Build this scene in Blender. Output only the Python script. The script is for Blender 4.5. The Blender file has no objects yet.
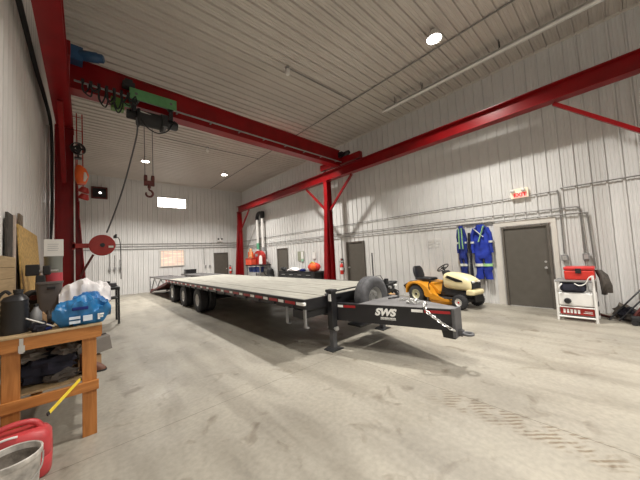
import bpy, bmesh, math, random
from mathutils import Vector, Matrix, noise
random.seed(7)
PI = math.pi
S = bpy.context.scene
C = S.collection

# ------------------------------------------------------------------ camera
RW, RD, RH = 8.726, 18.292, 6.574        # right wall x, back wall y, ceiling z
LW, FW = -0.68, -6.0                     # left wall x, front wall (behind the camera) y
cam_d = bpy.data.cameras.new('camera'); cam = bpy.data.objects.new('camera', cam_d); C.objects.link(cam)
r = Vector((0.74798888, -0.6615555, -0.05345051)); u = Vector((0.00461399, -0.07534785, 0.99714664)); f = Vector((0.66369522, 0.74610122, 0.05330694))
cam.matrix_world = Matrix(((r.x, u.x, -f.x, 0), (r.y, u.y, -f.y, 0), (r.z, u.z, -f.z, 1.66333), (0, 0, 0, 1)))
cam_d.sensor_width = 36; cam_d.lens = 265.2158 * 36 / 640; cam_d.clip_start = .05; cam_d.clip_end = 100
S.camera = cam
# ------------------------------------------------------------------ world, exposure
w = bpy.data.worlds.new('world'); S.world = w; w.use_nodes = True
w.node_tree.nodes['Background'].inputs[0].default_value = (.75, .85, 1, 1)
w.node_tree.nodes['Background'].inputs[1].default_value = .3
S.view_settings.view_transform = 'Standard'; S.view_settings.look = 'None'
S.view_settings.exposure = 0.0; S.view_settings.gamma = 1
S.view_settings.use_curve_mapping = False
LAMP_POWER = 300
LAMP_COLOR = (1.0, .962, .90)
# x, y, relative brightness (0 = switched off); strengths tuned per lamp to shape the hall's uneven light
LAMPS = [(5.87, 2.4, .88), (5.8, 14.2, 1.0), (2.1, 14.1, 1.2), (2.1, 2.4, .45), (2.1, -3.2, 1.0), (5.87, -3.2, .8), (2.1, 8.4, 0), (5.85, 8.4, .95)]

# ------------------------------------------------------------------ materials
MATS = {}
def mat(name, col, rough=.6, metal=0.0, var=.12, scale=6.0, bump=0.0, bscale=40.0, emit=None, estr=0.0, alpha=None, coat=0.0, trans=0.0):
    if name in MATS: return MATS[name]
    m = bpy.data.materials.new(name); m.use_nodes = True
    nt = m.node_tree; n = nt.nodes; b = n['Principled BSDF']
    b.inputs['Roughness'].default_value = rough; b.inputs['Metallic'].default_value = metal
    if coat: b.inputs['Coat Weight'].default_value = coat
    if trans: b.inputs['Transmission Weight'].default_value = trans
    tc = n.new('ShaderNodeTexCoord'); nz = n.new('ShaderNodeTexNoise'); nz.inputs['Scale'].default_value = scale; nz.inputs['Detail'].default_value = 5
    nt.links.new(tc.outputs['Object'], nz.inputs['Vector'])
    cr = n.new('ShaderNodeValToRGB'); e = cr.color_ramp.elements
    e[0].position = .3; e[1].position = .7
    e[0].color = tuple(max(0, c * (1 - var)) for c in col) + (1,); e[1].color = tuple(min(1, c * (1 + var)) for c in col) + (1,)
    nt.links.new(nz.outputs['Fac'], cr.inputs['Fac']); nt.links.new(cr.outputs['Color'], b.inputs['Base Color'])
    if bump:
        n2 = n.new('ShaderNodeTexNoise'); n2.inputs['Scale'].default_value = bscale; nt.links.new(tc.outputs['Object'], n2.inputs['Vector'])
        bp = n.new('ShaderNodeBump'); bp.inputs['Strength'].default_value = bump; bp.inputs['Distance'].default_value = .01
        nt.links.new(n2.outputs['Fac'], bp.inputs['Height']); nt.links.new(bp.outputs['Normal'], b.inputs['Normal'])
    if emit:
        b.inputs['Emission Color'].default_value = tuple(emit) + (1,); b.inputs['Emission Strength'].default_value = estr
    MATS[name] = m
    return m
def wood(name, c1, c2, rough=.65, axis='Y', stretch=12, scale=3):
    m = bpy.data.materials.new(name); m.use_nodes = True; nt = m.node_tree; n = nt.nodes; b = n['Principled BSDF']; b.inputs['Roughness'].default_value = rough
    tc = n.new('ShaderNodeTexCoord'); mp = n.new('ShaderNodeMapping'); sc = [stretch] * 3; sc['XYZ'.index(axis)] = 1
    mp.inputs['Scale'].default_value = sc
    nz = n.new('ShaderNodeTexNoise'); nz.inputs['Scale'].default_value = scale; nz.inputs['Detail'].default_value = 8; nz.inputs['Distortion'].default_value = .6
    cr = n.new('ShaderNodeValToRGB'); e = cr.color_ramp.elements; e[0].position = .3; e[1].position = .72; e[0].color = c1 + (1,); e[1].color = c2 + (1,)
    nt.links.new(tc.outputs['Object'], mp.inputs[0]); nt.links.new(mp.outputs[0], nz.inputs['Vector']); nt.links.new(nz.outputs['Fac'], cr.inputs[0]); nt.links.new(cr.outputs[0], b.inputs['Base Color'])
    bp = n.new('ShaderNodeBump'); bp.inputs['Strength'].default_value = .2; bp.inputs['Distance'].default_value = .004
    nt.links.new(nz.outputs['Fac'], bp.inputs['Height']); nt.links.new(bp.outputs[0], b.inputs['Normal'])
    MATS[name] = m
    return m
def floor_mat():
    m = bpy.data.materials.new('concrete_floor'); m.use_nodes = True; nt = m.node_tree; n = nt.nodes; L = nt.links; b = n['Principled BSDF']
    tc = n.new('ShaderNodeTexCoord')
    def nz(scale, det=6, dist=0, sc=(1, 1, 1), rot=0):
        mp = n.new('ShaderNodeMapping'); mp.inputs['Scale'].default_value = sc; mp.inputs['Rotation'].default_value = (0, 0, rot)
        L.new(tc.outputs['Object'], mp.inputs[0]); t = n.new('ShaderNodeTexNoise'); t.inputs['Scale'].default_value = scale; t.inputs['Detail'].default_value = det; t.inputs['Distortion'].default_value = dist
        L.new(mp.outputs[0], t.inputs['Vector']); return t.outputs['Fac']
    def ramp(src, p0, c0, p1, c1):
        cr = n.new('ShaderNodeValToRGB'); e = cr.color_ramp.elements; e[0].position = p0; e[1].position = p1; e[0].color = c0 + (1,); e[1].color = c1 + (1,); L.new(src, cr.inputs[0]); return cr.outputs[0]
    def mul(a, c, fac=1.0):
        mx = n.new('ShaderNodeMix'); mx.data_type = 'RGBA'; mx.blend_type = 'MULTIPLY'; mx.inputs[0].default_value = fac
        L.new(a, mx.inputs[6]); L.new(c, mx.inputs[7]); return mx.outputs[2]
    base = ramp(nz(.7, 8, .3), .32, (.262, .242, .202), .68, (.345, .318, .262))
    streak = ramp(nz(1.3, 7, .4, (2.6, .45, 1), .15), .36, (.78, .77, .76), .56, (1, 1, 1))
    fine = ramp(nz(22, 6), .3, (.86, .86, .86), .65, (1.04, 1.04, 1.04))
    spots = ramp(nz(3.4, 9, .8), .27, (.62, .58, .54), .40, (1, 1, 1))
    c = mul(mul(mul(base, streak), fine), spots)
    # saw cut joints
    sx = n.new('ShaderNodeSeparateXYZ'); L.new(tc.outputs['Object'], sx.inputs[0])
    jn = None
    for ax, per, off in ((0, 4.7, 1.55), (1, 5.1, 1.9)):
        a = n.new('ShaderNodeMath'); a.operation = 'ADD'; a.inputs[1].default_value = off; L.new(sx.outputs[ax], a.inputs[0])
        p = n.new('ShaderNodeMath'); p.operation = 'PINGPONG'; p.inputs[1].default_value = per / 2; L.new(a.outputs[0], p.inputs[0])
        g = n.new('ShaderNodeMath'); g.operation = 'LESS_THAN'; g.inputs[1].default_value = .004; L.new(p.outputs[0], g.inputs[0])
        if jn is None: jn = g.outputs[0]
        else:
            mx = n.new('ShaderNodeMath'); mx.operation = 'MAXIMUM'; L.new(jn, mx.inputs[0]); L.new(g.outputs[0], mx.inputs[1]); jn = mx.outputs[0]
    c = mul(c, ramp(jn, 0, (1, 1, 1), 1, (.5, .48, .45)))
    # muddy tyre tread print (dried mud, shaped stain)
    mp = n.new('ShaderNodeMapping'); mp.inputs['Location'].default_value = (-3.0, -.75, 0); mp.vector_type = 'POINT'
    L.new(tc.outputs['Object'], mp.inputs[0]); s2 = n.new('ShaderNodeSeparateXYZ'); L.new(mp.outputs[0], s2.inputs[0])
    def band(o, half, soft):
        a = n.new('ShaderNodeMath'); a.operation = 'ABSOLUTE'; L.new(o, a.inputs[0])
        q = n.new('ShaderNodeMapRange'); q.inputs[1].default_value = half; q.inputs[2].default_value = half + soft; q.inputs[3].default_value = 1; q.inputs[4].default_value = 0; L.new(a.outputs[0], q.inputs[0]); return q.outputs[0]
    bx, by = band(s2.outputs[0], .13, .06), band(s2.outputs[1], .55, .35)
    wv = n.new('ShaderNodeTexWave'); wv.inputs['Scale'].default_value = 9; wv.inputs['Distortion'].default_value = 2.5; wv.inputs['Detail'].default_value = 3; wv.bands_direction = 'DIAGONAL'; L.new(tc.outputs['Object'], wv.inputs['Vector'])
    wr = n.new('ShaderNodeMapRange'); wr.inputs[1].default_value = .45; wr.inputs[2].default_value = .6; L.new(wv.outputs['Fac'], wr.inputs[0])
    nn = n.new('ShaderNodeMapRange'); nn.inputs[1].default_value = .42; nn.inputs[2].default_value = .55; L.new(nz(7, 5), nn.inputs[0])
    t = None
    for o in (bx, by, wr.outputs[0], nn.outputs[0]):
        if t is None: t = o
        else:
            q = n.new('ShaderNodeMath'); q.operation = 'MULTIPLY'; L.new(t, q.inputs[0]); L.new(o, q.inputs[1]); t = q.outputs[0]
    c = mul(c, ramp(t, 0, (1, 1, 1), 1, (.62, .53, .44)))
    L.new(c, b.inputs['Base Color'])
    rr = n.new('ShaderNodeMapRange'); rr.inputs[1].default_value = .3; rr.inputs[2].default_value = .7; rr.inputs[3].default_value = .30; rr.inputs[4].default_value = .6; L.new(nz(1.6, 7), rr.inputs[0]); L.new(rr.outputs[0], b.inputs['Roughness'])
    bp = n.new('ShaderNodeBump'); bp.inputs['Strength'].default_value = .25; bp.inputs['Distance'].default_value = .006; L.new(nz(9, 8), bp.inputs['Height']); L.new(bp.outputs[0], b.inputs['Normal'])
    return m

M_FLOOR = floor_mat()
M_WALLL = mat('glossy_white_wall_steel', (.66, .635, .61), .26, 0, .05, 1.2)
M_WALL = mat('white_wall_steel', (.635, .63, .615), .36, 0, .05, 1.2)
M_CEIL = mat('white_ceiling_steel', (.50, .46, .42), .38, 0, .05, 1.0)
M_TRIM = mat('white_trim_steel', (.60, .57, .52), .4, 0, .03)
M_RED = mat('red_crane_paint', (.205, .004, .006), .28, 0, .15, 3)
M_RED.node_tree.nodes['Principled BSDF'].inputs['Specular IOR Level'].default_value = .3
M_WRIM = mat('white_painted_rim', (.72, .72, .70), .4, 0, .08)
M_DRED = mat('red_painted_steel', (.34, .02, .015), .35, 0, .15)
M_BRED = mat('bright_red_plastic', (.55, .03, .02), .4, 0, .12)
M_JERRY = mat('jerry_red_plastic', (.48, .05, .055), .42, 0, .15, 9)
M_BLACK = mat('black_paint', (.012, .012, .014), .38, 0, .2)
M_MATT = mat('matt_black', (.02, .02, .021), .75, 0, .25)
M_RUB = mat('tyre_rubber', (.028, .028, .03), .8, 0, .25, 14, bump=.3)
M_RUBG = mat('dusty_tyre_rubber', (.085, .085, .09), .85, 0, .25, 14, bump=.3)
M_GREY = mat('grey_steel', (.27, .27, .27), .5, .4, .15)
M_DGREY = mat('dark_grey_steel', (.10, .10, .105), .55, .2, .2)
M_PLATE = mat('worn_grey_deck_plate', (.16, .155, .155), .6, .3, .2, 4)
M_RIM = mat('silver_wheel_rim', (.55, .55, .54), .35, .7, .1)
M_CHROME = mat('zinc_chain', (.62, .62, .60), .3, .9, .1)
M_WHITE = mat('white_plastic', (.72, .71, .68), .45, 0, .06)
M_WHITEL = mat('white_lettering', (.85, .85, .82), .5, 0, .03)
M_DOOR = mat('grey_brown_door', (.092, .083, .070), .45, 0, .08)
M_DOORF = mat('brown_grey_door_frame', (.10, .088, .074), .5, 0, .08)
M_PIPE = mat('galvanised_conduit', (.20, .195, .185), .5, .3, .08)
M_GREEN = mat('green_hoist_paint', (.09, .26, .10), .5, 0, .15)
M_LGREEN = mat('green_box_paint', (.09, .20, .03), .5, 0, .15)
M_BLUE = mat('blue_motor_paint', (.02, .07, .16), .4, 0, .15)
M_NAVY = mat('royal_blue_cloth', (.010, .030, .30), .85, 0, .35, 5, bump=.4, bscale=12)
M_DNAVY = mat('dark_blue_cloth', (.006, .018, .16), .85, 0, .4, 5, bump=.4, bscale=12)
M_SILV = mat('silver_reflective_tape', (.60, .62, .58), .4, 0, .05)
M_LIME = mat('lime_reflective_tape', (.35, .62, .28), .5, 0, .08)
M_DKCLOTH = mat('dark_cloth', (.012, .012, .022), .9, 0, .4, 9, bump=.5, bscale=15)
M_BRCLOTH = mat('dirty_brown_cloth', (.06, .05, .042), .9, 0, .4, 12, bump=.5, bscale=20)
M_PLANK = wood('weathered_deck_planks', (.20, .193, .165), (.36, .345, .295), .7, 'Y', 14, 2)
M_BENCH = wood('pine_workbench', (.32, .115, .022), (.52, .215, .055), .55, 'X', 10, 3)
M_BENCHV = wood('pine_bench_leg', (.32, .115, .022), (.52, .215, .055), .55, 'Z', 10, 3)
M_PLY = wood('tan_plywood', (.36, .25, .13), (.50, .36, .20), .65, 'Y', 14, 2)
M_OSB = mat('strand_board', (.52, .33, .11), .7, 0, .35, 26, bump=.2)
M_CARD = mat('cardboard', (.34, .20, .10), .8, 0, .12)
M_GCARD = mat('grey_card', (.20, .18, .16), .8, 0, .15)
M_YEL = mat('mower_yellow', (.62, .26, .015), .38, 0, .06)
M_CREAM = mat('mower_cream', (.80, .70, .42), .35, 0, .04)
M_STICK = mat('yellow_stick_paint', (.80, .60, .05), .5, 0, .05)
M_BBAG = mat('blue_printed_plastic', (.015, .15, .36), .4, 0, .25, 8, bump=.5, bscale=10)
M_WBAG = mat('white_sack_plastic', (.78, .75, .75), .5, 0, .10, 9, bump=.5, bscale=12)
M_ORANGE = mat('orange_plastic', (.80, .13, .02), .5, 0, .1)
M_REFR = mat('red_reflector', (.34, .012, .015), .35, 0, .1)
M_BUCK = mat('dirty_white_bucket', (.48, .45, .41), .6, 0, .42, 14)
M_MUD = mat('grey_mud', (.13, .11, .09), .95, 0, .3, 18, bump=.8, bscale=25)
M_GLOW = mat('lamp_glow', (1, 1, 1), .5, emit=(1, .95, .86), estr=26)
M_DAY = mat('daylight_high_window', (1, 1, 1), .3, emit=(1, .98, .92), estr=7)
M_DUSK = None
M_RUST = mat('rusty_iron', (.10, .022, .018), .6, .3, .3, 14)
M_GLASS = mat('dark_screen_glass', (.03, .03, .03), .1)

# ------------------------------------------------------------------ mesh helpers
class MB:
    def __init__(s, off=(0, 0, 0)):
        s.v = []; s.f = []; s.off = Vector(off); s.mi = []; s.cur = 0
    def add(s, vs, fs):
        n = len(s.v); s.v += [Vector(x) - s.off for x in vs]; s.f += [tuple(n + i for i in q) for q in fs]; s.mi += [s.cur] * len(fs); return s
    def box(s, c, d, rot=None):
        hx, hy, hz = d[0] / 2, d[1] / 2, d[2] / 2
        vs = [Vector((x, y, z)) for x in (-hx, hx) for y in (-hy, hy) for z in (-hz, hz)]
        if rot: 
            R = Matrix.Rotation(rot[2], 3, 'Z') @ Matrix.Rotation(rot[1], 3, 'Y') @ Matrix.Rotation(rot[0], 3, 'X'); vs = [R @ v for v in vs]
        c = Vector(c); vs = [v + c for v in vs]
        return s.add(vs, [(0, 1, 3, 2), (4, 6, 7, 5), (0, 4, 5, 1), (2, 3, 7, 6), (0, 2, 6, 4), (1, 5, 7, 3)])
    def bb(s, x0, x1, y0, y1, z0, z1): return s.box(((x0 + x1) / 2, (y0 + y1) / 2, (z0 + z1) / 2), (abs(x1 - x0), abs(y1 - y0), abs(z1 - z0)))
    def beam(s, a, b, w, h, up=(0, 0, 1)):
        a, b = Vector(a), Vector(b); d = (b - a).normalized(); sd = d.cross(Vector(up))
        if sd.length < 1e-3: sd = d.cross(Vector((1, 0, 0)))
        sd.normalize(); uu = sd.cross(d)
        vs = [p + sd * i * w / 2 + uu * j * h / 2 for p in (a, b) for i in (-1, 1) for j in (-1, 1)]
        return s.add(vs, [(0, 2, 3, 1), (4, 5, 7, 6), (0, 1, 5, 4), (2, 6, 7, 3), (0, 4, 6, 2), (1, 3, 7, 5)])
    def cyl(s, a, b, r1, r2=None, n=20, cap=True):
        r2 = r1 if r2 is None else r2; a, b = Vector(a), Vector(b); d = (b - a).normalized()
        sd = d.orthogonal().normalized(); uu = d.cross(sd); vs = []
        for p, rr in ((a, r1), (b, r2)):
            for i in range(n): t = 2 * PI * i / n; vs.append(p + (sd * math.cos(t) + uu * math.sin(t)) * rr)
        fs = [(i, (i + 1) % n, n + (i + 1) % n, n + i) for i in range(n)]
        if cap: fs += [tuple(range(n - 1, -1, -1)), tuple(range(n, 2 * n))]
        return s.add(vs, fs)
    def lathe(s, prof, c=(0, 0, 0), ax=(0, 0, 1), n=28, closed=False):
        # prof: list of (radius, height along ax)
        ax = Vector(ax).normalized(); sd = ax.orthogonal().normalized(); uu = ax.cross(sd); c = Vector(c); vs = []; m = len(prof)
        for rr, h in prof:
            for i in range(n): t = 2 * PI * i / n; vs.append(c + ax * h + (sd * math.cos(t) + uu * math.sin(t)) * max(rr, 1e-4))
        fs = []
        for k in range(m if closed else m - 1):
            k2 = (k + 1) % m
            for i in range(n): fs.append((k * n + i, k * n + (i + 1) % n, k2 * n + (i + 1) % n, k2 * n + i))
        return s.add(vs, fs)
    def prism(s, poly, plane, a, b):
        # poly 2D in plane 'xy','xz','yz', extruded on remaining axis from a to b
        def P(p, t):
            return {'xy': (p[0], p[1], t), 'xz': (p[0], t, p[1]), 'yz': (t, p[0], p[1])}[plane]
        n = len(poly); vs = [P(p, a) for p in poly] + [P(p, b) for p in poly]
        return s.add(vs, [(i, (i + 1) % n, n + (i + 1) % n, n + i) for i in range(n)] + [tuple(range(n - 1, -1, -1)), tuple(range(n, 2 * n))])
    def tube(s, pts, r, n=8, closed=False):
        pts = [Vector(p) for p in pts]; m = len(pts); vs = []; prev = None
        for i, p in enumerate(pts):
            if closed: d = pts[(i + 1) % m] - pts[i - 1]
            else: d = pts[min(i + 1, m - 1)] - pts[max(i - 1, 0)]
            d.normalize()
            if prev is None: sd = d.orthogonal().normalized()
            else:
                sd = prev - d * prev.dot(d)
                sd = sd.normalized() if sd.length > 1e-5 else d.orthogonal().normalized()
            prev = sd; uu = d.cross(sd)
            rr = r[i] if isinstance(r, (list, tuple)) else r
            for k in range(n): t = 2 * PI * k / n; vs.append(p + (sd * math.cos(t) + uu * math.sin(t)) * rr)
        fs = []
        for i in range(m if closed else m - 1):
            j = (i + 1) % m
            for k in range(n): fs.append((i * n + k, i * n + (k + 1) % n, j * n + (k + 1) % n, j * n + k))
        if not closed: fs += [tuple(range(n - 1, -1, -1)), tuple((m - 1) * n + k for k in range(n))]
        return s.add(vs, fs)
    def loft(s, rings, n=24, cap=True, nz=0.0, nf=6.0, sup=1.0):
        # rings: (cx,cy,cz,rx,ry) horizontal ellipses/super-ellipses
        vs = []
        for (cx, cy, cz, rx, ry) in rings:
            for i in range(n):
                t = 2 * PI * i / n; c_, s_ = math.cos(t), math.sin(t)
                x = math.copysign(abs(c_) ** sup, c_) * rx; y = math.copysign(abs(s_) ** sup, s_) * ry
                v = Vector((cx + x, cy + y, cz))
                if nz: k = noise.noise(v * nf) * nz; v += Vector((c_, s_, 0)) * k
                vs.append(v)
        m = len(rings); fs = []
        for k in range(m - 1):
            for i in range(n): fs.append((k * n + i, k * n + (i + 1) % n, (k + 1) * n + (i + 1) % n, (k + 1) * n + i))
        if cap: fs += [tuple(range(n - 1, -1, -1)), tuple((m - 1) * n + k for k in range(n))]
        return s.add(vs, fs)
    def blob(s, c, rad, nz=.2, nf=4, n=18, seed=0, zmin=None):
        c = Vector(c); vs = []; m = n // 2
        for j in range(m + 1):
            ph = PI * j / m
            for i in range(n):
                t = 2 * PI * i / n; d = Vector((math.sin(ph) * math.cos(t), math.sin(ph) * math.sin(t), math.cos(ph)))
                k = 1 + noise.noise(d * nf * .5 + Vector((seed, seed * 2, 0))) * nz * 2
                v = c + Vector((d.x * rad[0], d.y * rad[1], d.z * rad[2])) * k
                if zmin is not None and v.z < zmin: v.z = zmin
                vs.append(v)
        fs = []
        for j in range(m):
            for i in range(n): fs.append((j * n + i, (j + 1) * n + i, (j + 1) * n + (i + 1) % n, j * n + (i + 1) % n))
        return s.add(vs, fs)
    def build(s, name, material, parent=None, loc=(0, 0, 0), smooth=False, bevel=0, segs=2, rotz=0, kind=None):
        me = bpy.data.meshes.new(name); me.from_pydata([tuple(v) for v in s.v], [], s.f)
        ms = material if isinstance(material, (list, tuple)) else [material]
        for m in ms: me.materials.append(m)
        if len(ms) > 1:
            for p, i in zip(me.polygons, s.mi): p.material_index = i
        bm = bmesh.new(); bm.from_mesh(me); bmesh.ops.recalc_face_normals(bm, faces=bm.faces[:]); bm.to_mesh(me); bm.free()
        if smooth:
            for p in me.polygons: p.use_smooth = True
            try: me.set_sharp_from_angle(angle=math.radians(40))
            except Exception: pass
        o = bpy.data.objects.new(name, me); C.objects.link(o); o.location = loc; o.rotation_euler = (0, 0, rotz)
        if parent: o.parent = parent
        if bevel:
            md = o.modifiers.new('bevel', 'BEVEL'); md.width = bevel; md.segments = segs; md.limit_method = 'ANGLE'; md.angle_limit = math.radians(40)
        if kind: o['kind'] = kind
        return o
def tag(o, label, cat, group=None, kind=None):
    o['label'] = label; o['category'] = cat
    if group: o['group'] = group
    if kind: o['kind'] = kind
    return o
def thing(name, label, cat, loc=(0, 0, 0), rotz=0, group=None):
    o = bpy.data.objects.new(name, None); C.objects.link(o); o.location = loc; o.rotation_euler = (0, 0, rotz); o.empty_display_size = .2
    return tag(o, label, cat, group)
def dup(root, loc, rotz=None, label=None):
    r_ = root.copy(); C.objects.link(r_); r_.location = loc
    if rotz is not None: r_.rotation_euler = (0, 0, rotz)
    if label: r_['label'] = label
    for ch in list(root.children):
        c = ch.copy(); C.objects.link(c); c.parent = r_
        for g in list(ch.children):
            d = g.copy(); C.objects.link(d); d.parent = c
    return r_
def struct(o): o['kind'] = 'structure'; return o
def text_mesh(name, body, size, material, parent, loc, rot, ext=.002, sx=1.0, shear=0):
    cu = bpy.data.curves.new(name, 'FONT'); cu.body = body; cu.size = size; cu.extrude = ext; cu.align_x = 'CENTER'; cu.align_y = 'CENTER'; cu.shear = shear; cu.offset = size * (.055 if body == 'SWS' else .035)
    t = bpy.data.objects.new(name, cu); C.objects.link(t); bpy.context.view_layer.update()
    me = bpy.data.meshes.new_from_object(t.evaluated_get(bpy.context.evaluated_depsgraph_get())); me.materials.clear(); me.materials.append(material)
    bpy.data.objects.remove(t); o = bpy.data.objects.new(name, me); C.objects.link(o)
    if parent: o.parent = parent
    o.location = loc; o.rotation_euler = rot; o.scale = (sx, 1, 1)
    return o
def smooth_path(pts, k=6):
    pts = [Vector(p) for p in pts]; out = []; n = len(pts)
    for i in range(n - 1):
        p0, p1, p2, p3 = pts[max(i - 1, 0)], pts[i], pts[i + 1], pts[min(i + 2, n - 1)]
        for j in range(k):
            t = j / k; out.append(.5 * ((2 * p1) + (-p0 + p2) * t + (2 * p0 - 5 * p1 + 4 * p2 - p3) * t * t + (-p0 + 3 * p1 - 3 * p2 + p3) * t ** 3))
    out.append(pts[-1]); return out

# ------------------------------------------------------------------ room shell
def rib_profile(a, b, per=.25, off=0.0):
    """(position along the sheet, height towards the room) of trapezoid ribs with small stiffeners"""
    out = [(a, 0)]; k = math.floor((a - off) / per); 
    while True:
        q = off + k * per; k += 1
        if q > b: break
        for dp, h in ((-.030, 0), (-.026, -.012), (-.020, -.012), (-.018, .0), (-.010, .026), (.014, .026), (.024, 0), (.082, 0), (.090, .007), (.104, .007), (.112, 0), (.150, 0), (.158, .007), (.172, .007), (.180, 0)):
            x = q + dp
            if a < x < b: out.append((x, h))
    out.append((b, 0)); return out
def rib_deep(a, b, per=.25, off=0.0):
    out = [(a, 0)]; k = math.floor((a - off) / per)
    while off + k * per <= b:
        q = off + k * per; k += 1
        for dp, h in ((-.060, 0), (-.040, .018), (-.025, .034), (.0, .04), (.025, .034), (.04, .018), (.06, 0)):
            if a < q + dp < b: out.append((q + dp, h))
    out.append((b, 0)); return out
def ribbed(name, prof, P, e0, e1, material, back):
    """P(u,h,t) -> point; sheet from t=e0 to e1, closed at the back"""
    m = MB(); n = len(prof)
    vs = [P(x, h, e0) for x, h in prof] + [P(x, h, e1) for x, h in prof] + [P(prof[0][0], -back, e0), P(prof[-1][0], -back, e0), P(prof[0][0], -back, e1), P(prof[-1][0], -back, e1)]
    fs = [(i, i + 1, n + i + 1, n + i) for i in range(n - 1)] + [(2 * n, 2 * n + 1, 2 * n + 3, 2 * n + 2), (2 * n, 2 * n + 2, n, 0), (2 * n + 1, n - 1, 2 * n - 1, 2 * n + 3)]
    fs += [tuple([2 * n] + list(range(n)) + [2 * n + 1]), tuple([2 * n + 2, 2 * n + 3] + list(range(2 * n - 1, n - 1, -1)))]
    m.add(vs, fs); return struct(m.build(name, material))
struct(MB().bb(LW - .3, RW + .3, FW - .3, RD + .3, -.2, 0).build('floor', M_FLOOR))
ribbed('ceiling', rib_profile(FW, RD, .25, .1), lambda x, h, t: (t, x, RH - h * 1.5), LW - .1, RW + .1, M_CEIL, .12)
ribbed('wall_right', rib_profile(FW, RD, .25, .08), lambda x, h, t: (RW - h, x, t), 0, RH, M_WALL, .12)
ribbed('wall_left', rib_deep(FW, RD, .25, .12), lambda x, h, t: (LW - .02 + h, x, t), 0, RH, M_WALLL, .12)
ribbed('wall_back', rib_profile(LW, RW, .25, .05), lambda x, h, t: (x, RD - h, t), 0, RH, M_WALL, .12)
ribbed('wall_front', rib_profile(LW, RW, .25, .05), lambda x, h, t: (x, FW + h, t), 0, RH, M_WALL, .12)
# trims
struct(MB().bb(RW - .035, RW, FW + .05, RD - .01, RH - .06, RH).build('trim_1', M_TRIM))
struct(MB().bb(LW + .01, RW - .04, RD - .035, RD, RH - .06, RH).build('trim_2', M_TRIM))
struct(MB().bb(RW - .05, RW, RD - .05, RD - .001, 0, RH - .07).build('trim_3', M_TRIM))

def wall_door(n, axis, a, b, label):
    """door n: axis 'x' on the right wall (span in y), 'y' on the back wall (span in x)"""
    h = 2.13; fr = .06
    def B(m, a0, a1, z0, z1, d0, d1):
        if axis == 'x': m.bb(RW - d1, RW - d0, a0, a1, z0, z1)
        else: m.bb(a0, a1, RD - d1, RD - d0, z0, z1)
    m = MB(); B(m, a + fr, b - fr, .012, h - fr, .0, .05)
    d = struct(m.build('door_%d' % n, M_DOOR, bevel=.004))
    m = MB(); B(m, a, a + fr - .005, 0, h, 0, .085); B(m, b - fr + .005, b, 0, h, 0, .085); B(m, a + fr - .005, b - fr + .005, h - fr + .005, h, 0, .085)
    m.build('door_frame', M_DOORF, d, bevel=.004)
    return d, B
d3, B = wall_door(3, 'x', 1.13, 2.15, '')
k = MB(); k.lathe([(0, 0), (.03, 0), (.03, .008), (.012, .012), (.012, .04), (.028, .05), (.03, .062), (.02, .075), (0, .078)], (RW - .05, 1.26, 1.02), (-1, 0, 0)); k.build('door_knob', M_RIM, d3, smooth=True)
k = MB(); k.lathe([(0, 0), (.028, 0), (.026, .014), (0, .016)], (RW - .05, 1.26, 1.17), (-1, 0, 0)); k.build('deadbolt', M_RIM, d3, smooth=True)
k = MB(); k.bb(RW - .09, RW - .051, 1.2, 2.08, .0, .012); k.build('threshold', M_RIM, d3)
d2, B = wall_door(2, 'x', 7.03, 8.0, '')
k = MB(); k.lathe([(0, 0), (.03, 0), (.03, .008), (.012, .012), (.012, .04), (.03, .05), (.03, .065), (0, .078)], (RW - .05, 7.88, 1.02), (-1, 0, 0)); k.build('door_knob', M_RIM, d2, smooth=True)
d4, B = wall_door(4, 'x', 12.6, 13.66, '')
d1, B = wall_door(1, 'y', 6.54, 7.51, '')
k = MB(); k.lathe([(0, 0), (.03, 0), (.012, .012), (.012, .04), (.03, .05), (.03, .065), (0, .078)], (7.38, RD - .05, 1.02), (0, -1, 0)); k.build('door_knob', M_RIM, d1, smooth=True)
# white corner post trims beside door 3
for i, (y0, y1) in enumerate(((2.18, 2.34), (1.0, 1.1))):
    struct(MB().bb(RW - .032, RW, y0, y1, 0, 2.28).build('trim_%d' % (4 + i), M_TRIM))
struct(MB().bb(RW - .034, RW, 1.0, 2.34, 2.15, 2.28).build('trim_6', M_TRIM))

# windows on the back wall
def dusk():
    m = bpy.data.materials.new('sunset_window_light'); m.use_nodes = True; nt = m.node_tree; n = nt.nodes; b = n['Principled BSDF']
    tc = n.new('ShaderNodeTexCoord'); mp = n.new('ShaderNodeMapping'); mp.inputs['Scale'].default_value = (1, 1, 9); nz = n.new('ShaderNodeTexNoise'); nz.inputs['Scale'].default_value = 1.2
    cr = n.new('ShaderNodeValToRGB'); e = cr.color_ramp.elements; e[0].position = .35; e[1].position = .65; e[0].color = (.80, .42, .30, 1); e[1].color = (1, .80, .60, 1)
    nt.links.new(tc.outputs['Object'], mp.inputs[0]); nt.links.new(mp.outputs[0], nz.inputs[0]); nt.links.new(nz.outputs[0], cr.inputs[0]); nt.links.new(cr.outputs[0], b.inputs['Emission Color']); b.inputs['Emission Strength'].default_value = .95
    b.inputs['Base Color'].default_value = (.3, .25, .2, 1); return m
M_DUSK = dusk()
def wall_window(n, x0, x1, z0, z1, glass, label):
    m = MB(); m.bb(x0, x1, RD - .02, RD - .005 - .001, z0, z1); wd = struct(m.build('window_%d' % n, glass))
    m = MB(); t = .05
    for q in ((x0 - t, x0, z0 - t, z1 + t), (x1, x1 + t, z0 - t, z1 + t), (x0, x1, z0 - t, z0), (x0, x1, z1, z1 + t)): m.bb(q[0], q[1], RD - .07, RD, q[2], q[3])
    m.build('window_frame', M_TRIM, wd)
    return wd
w1 = wall_window(1, 3.42, 4.66, 1.46, 2.36, M_DUSK, '')
m = MB(); 
for i in range(14): m.box((4.04, RD - .045, 1.50 + i * .062), (1.2, .022, .003), (.6, 0, 0))
m.build('window_blind', M_WHITE, w1)
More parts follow.
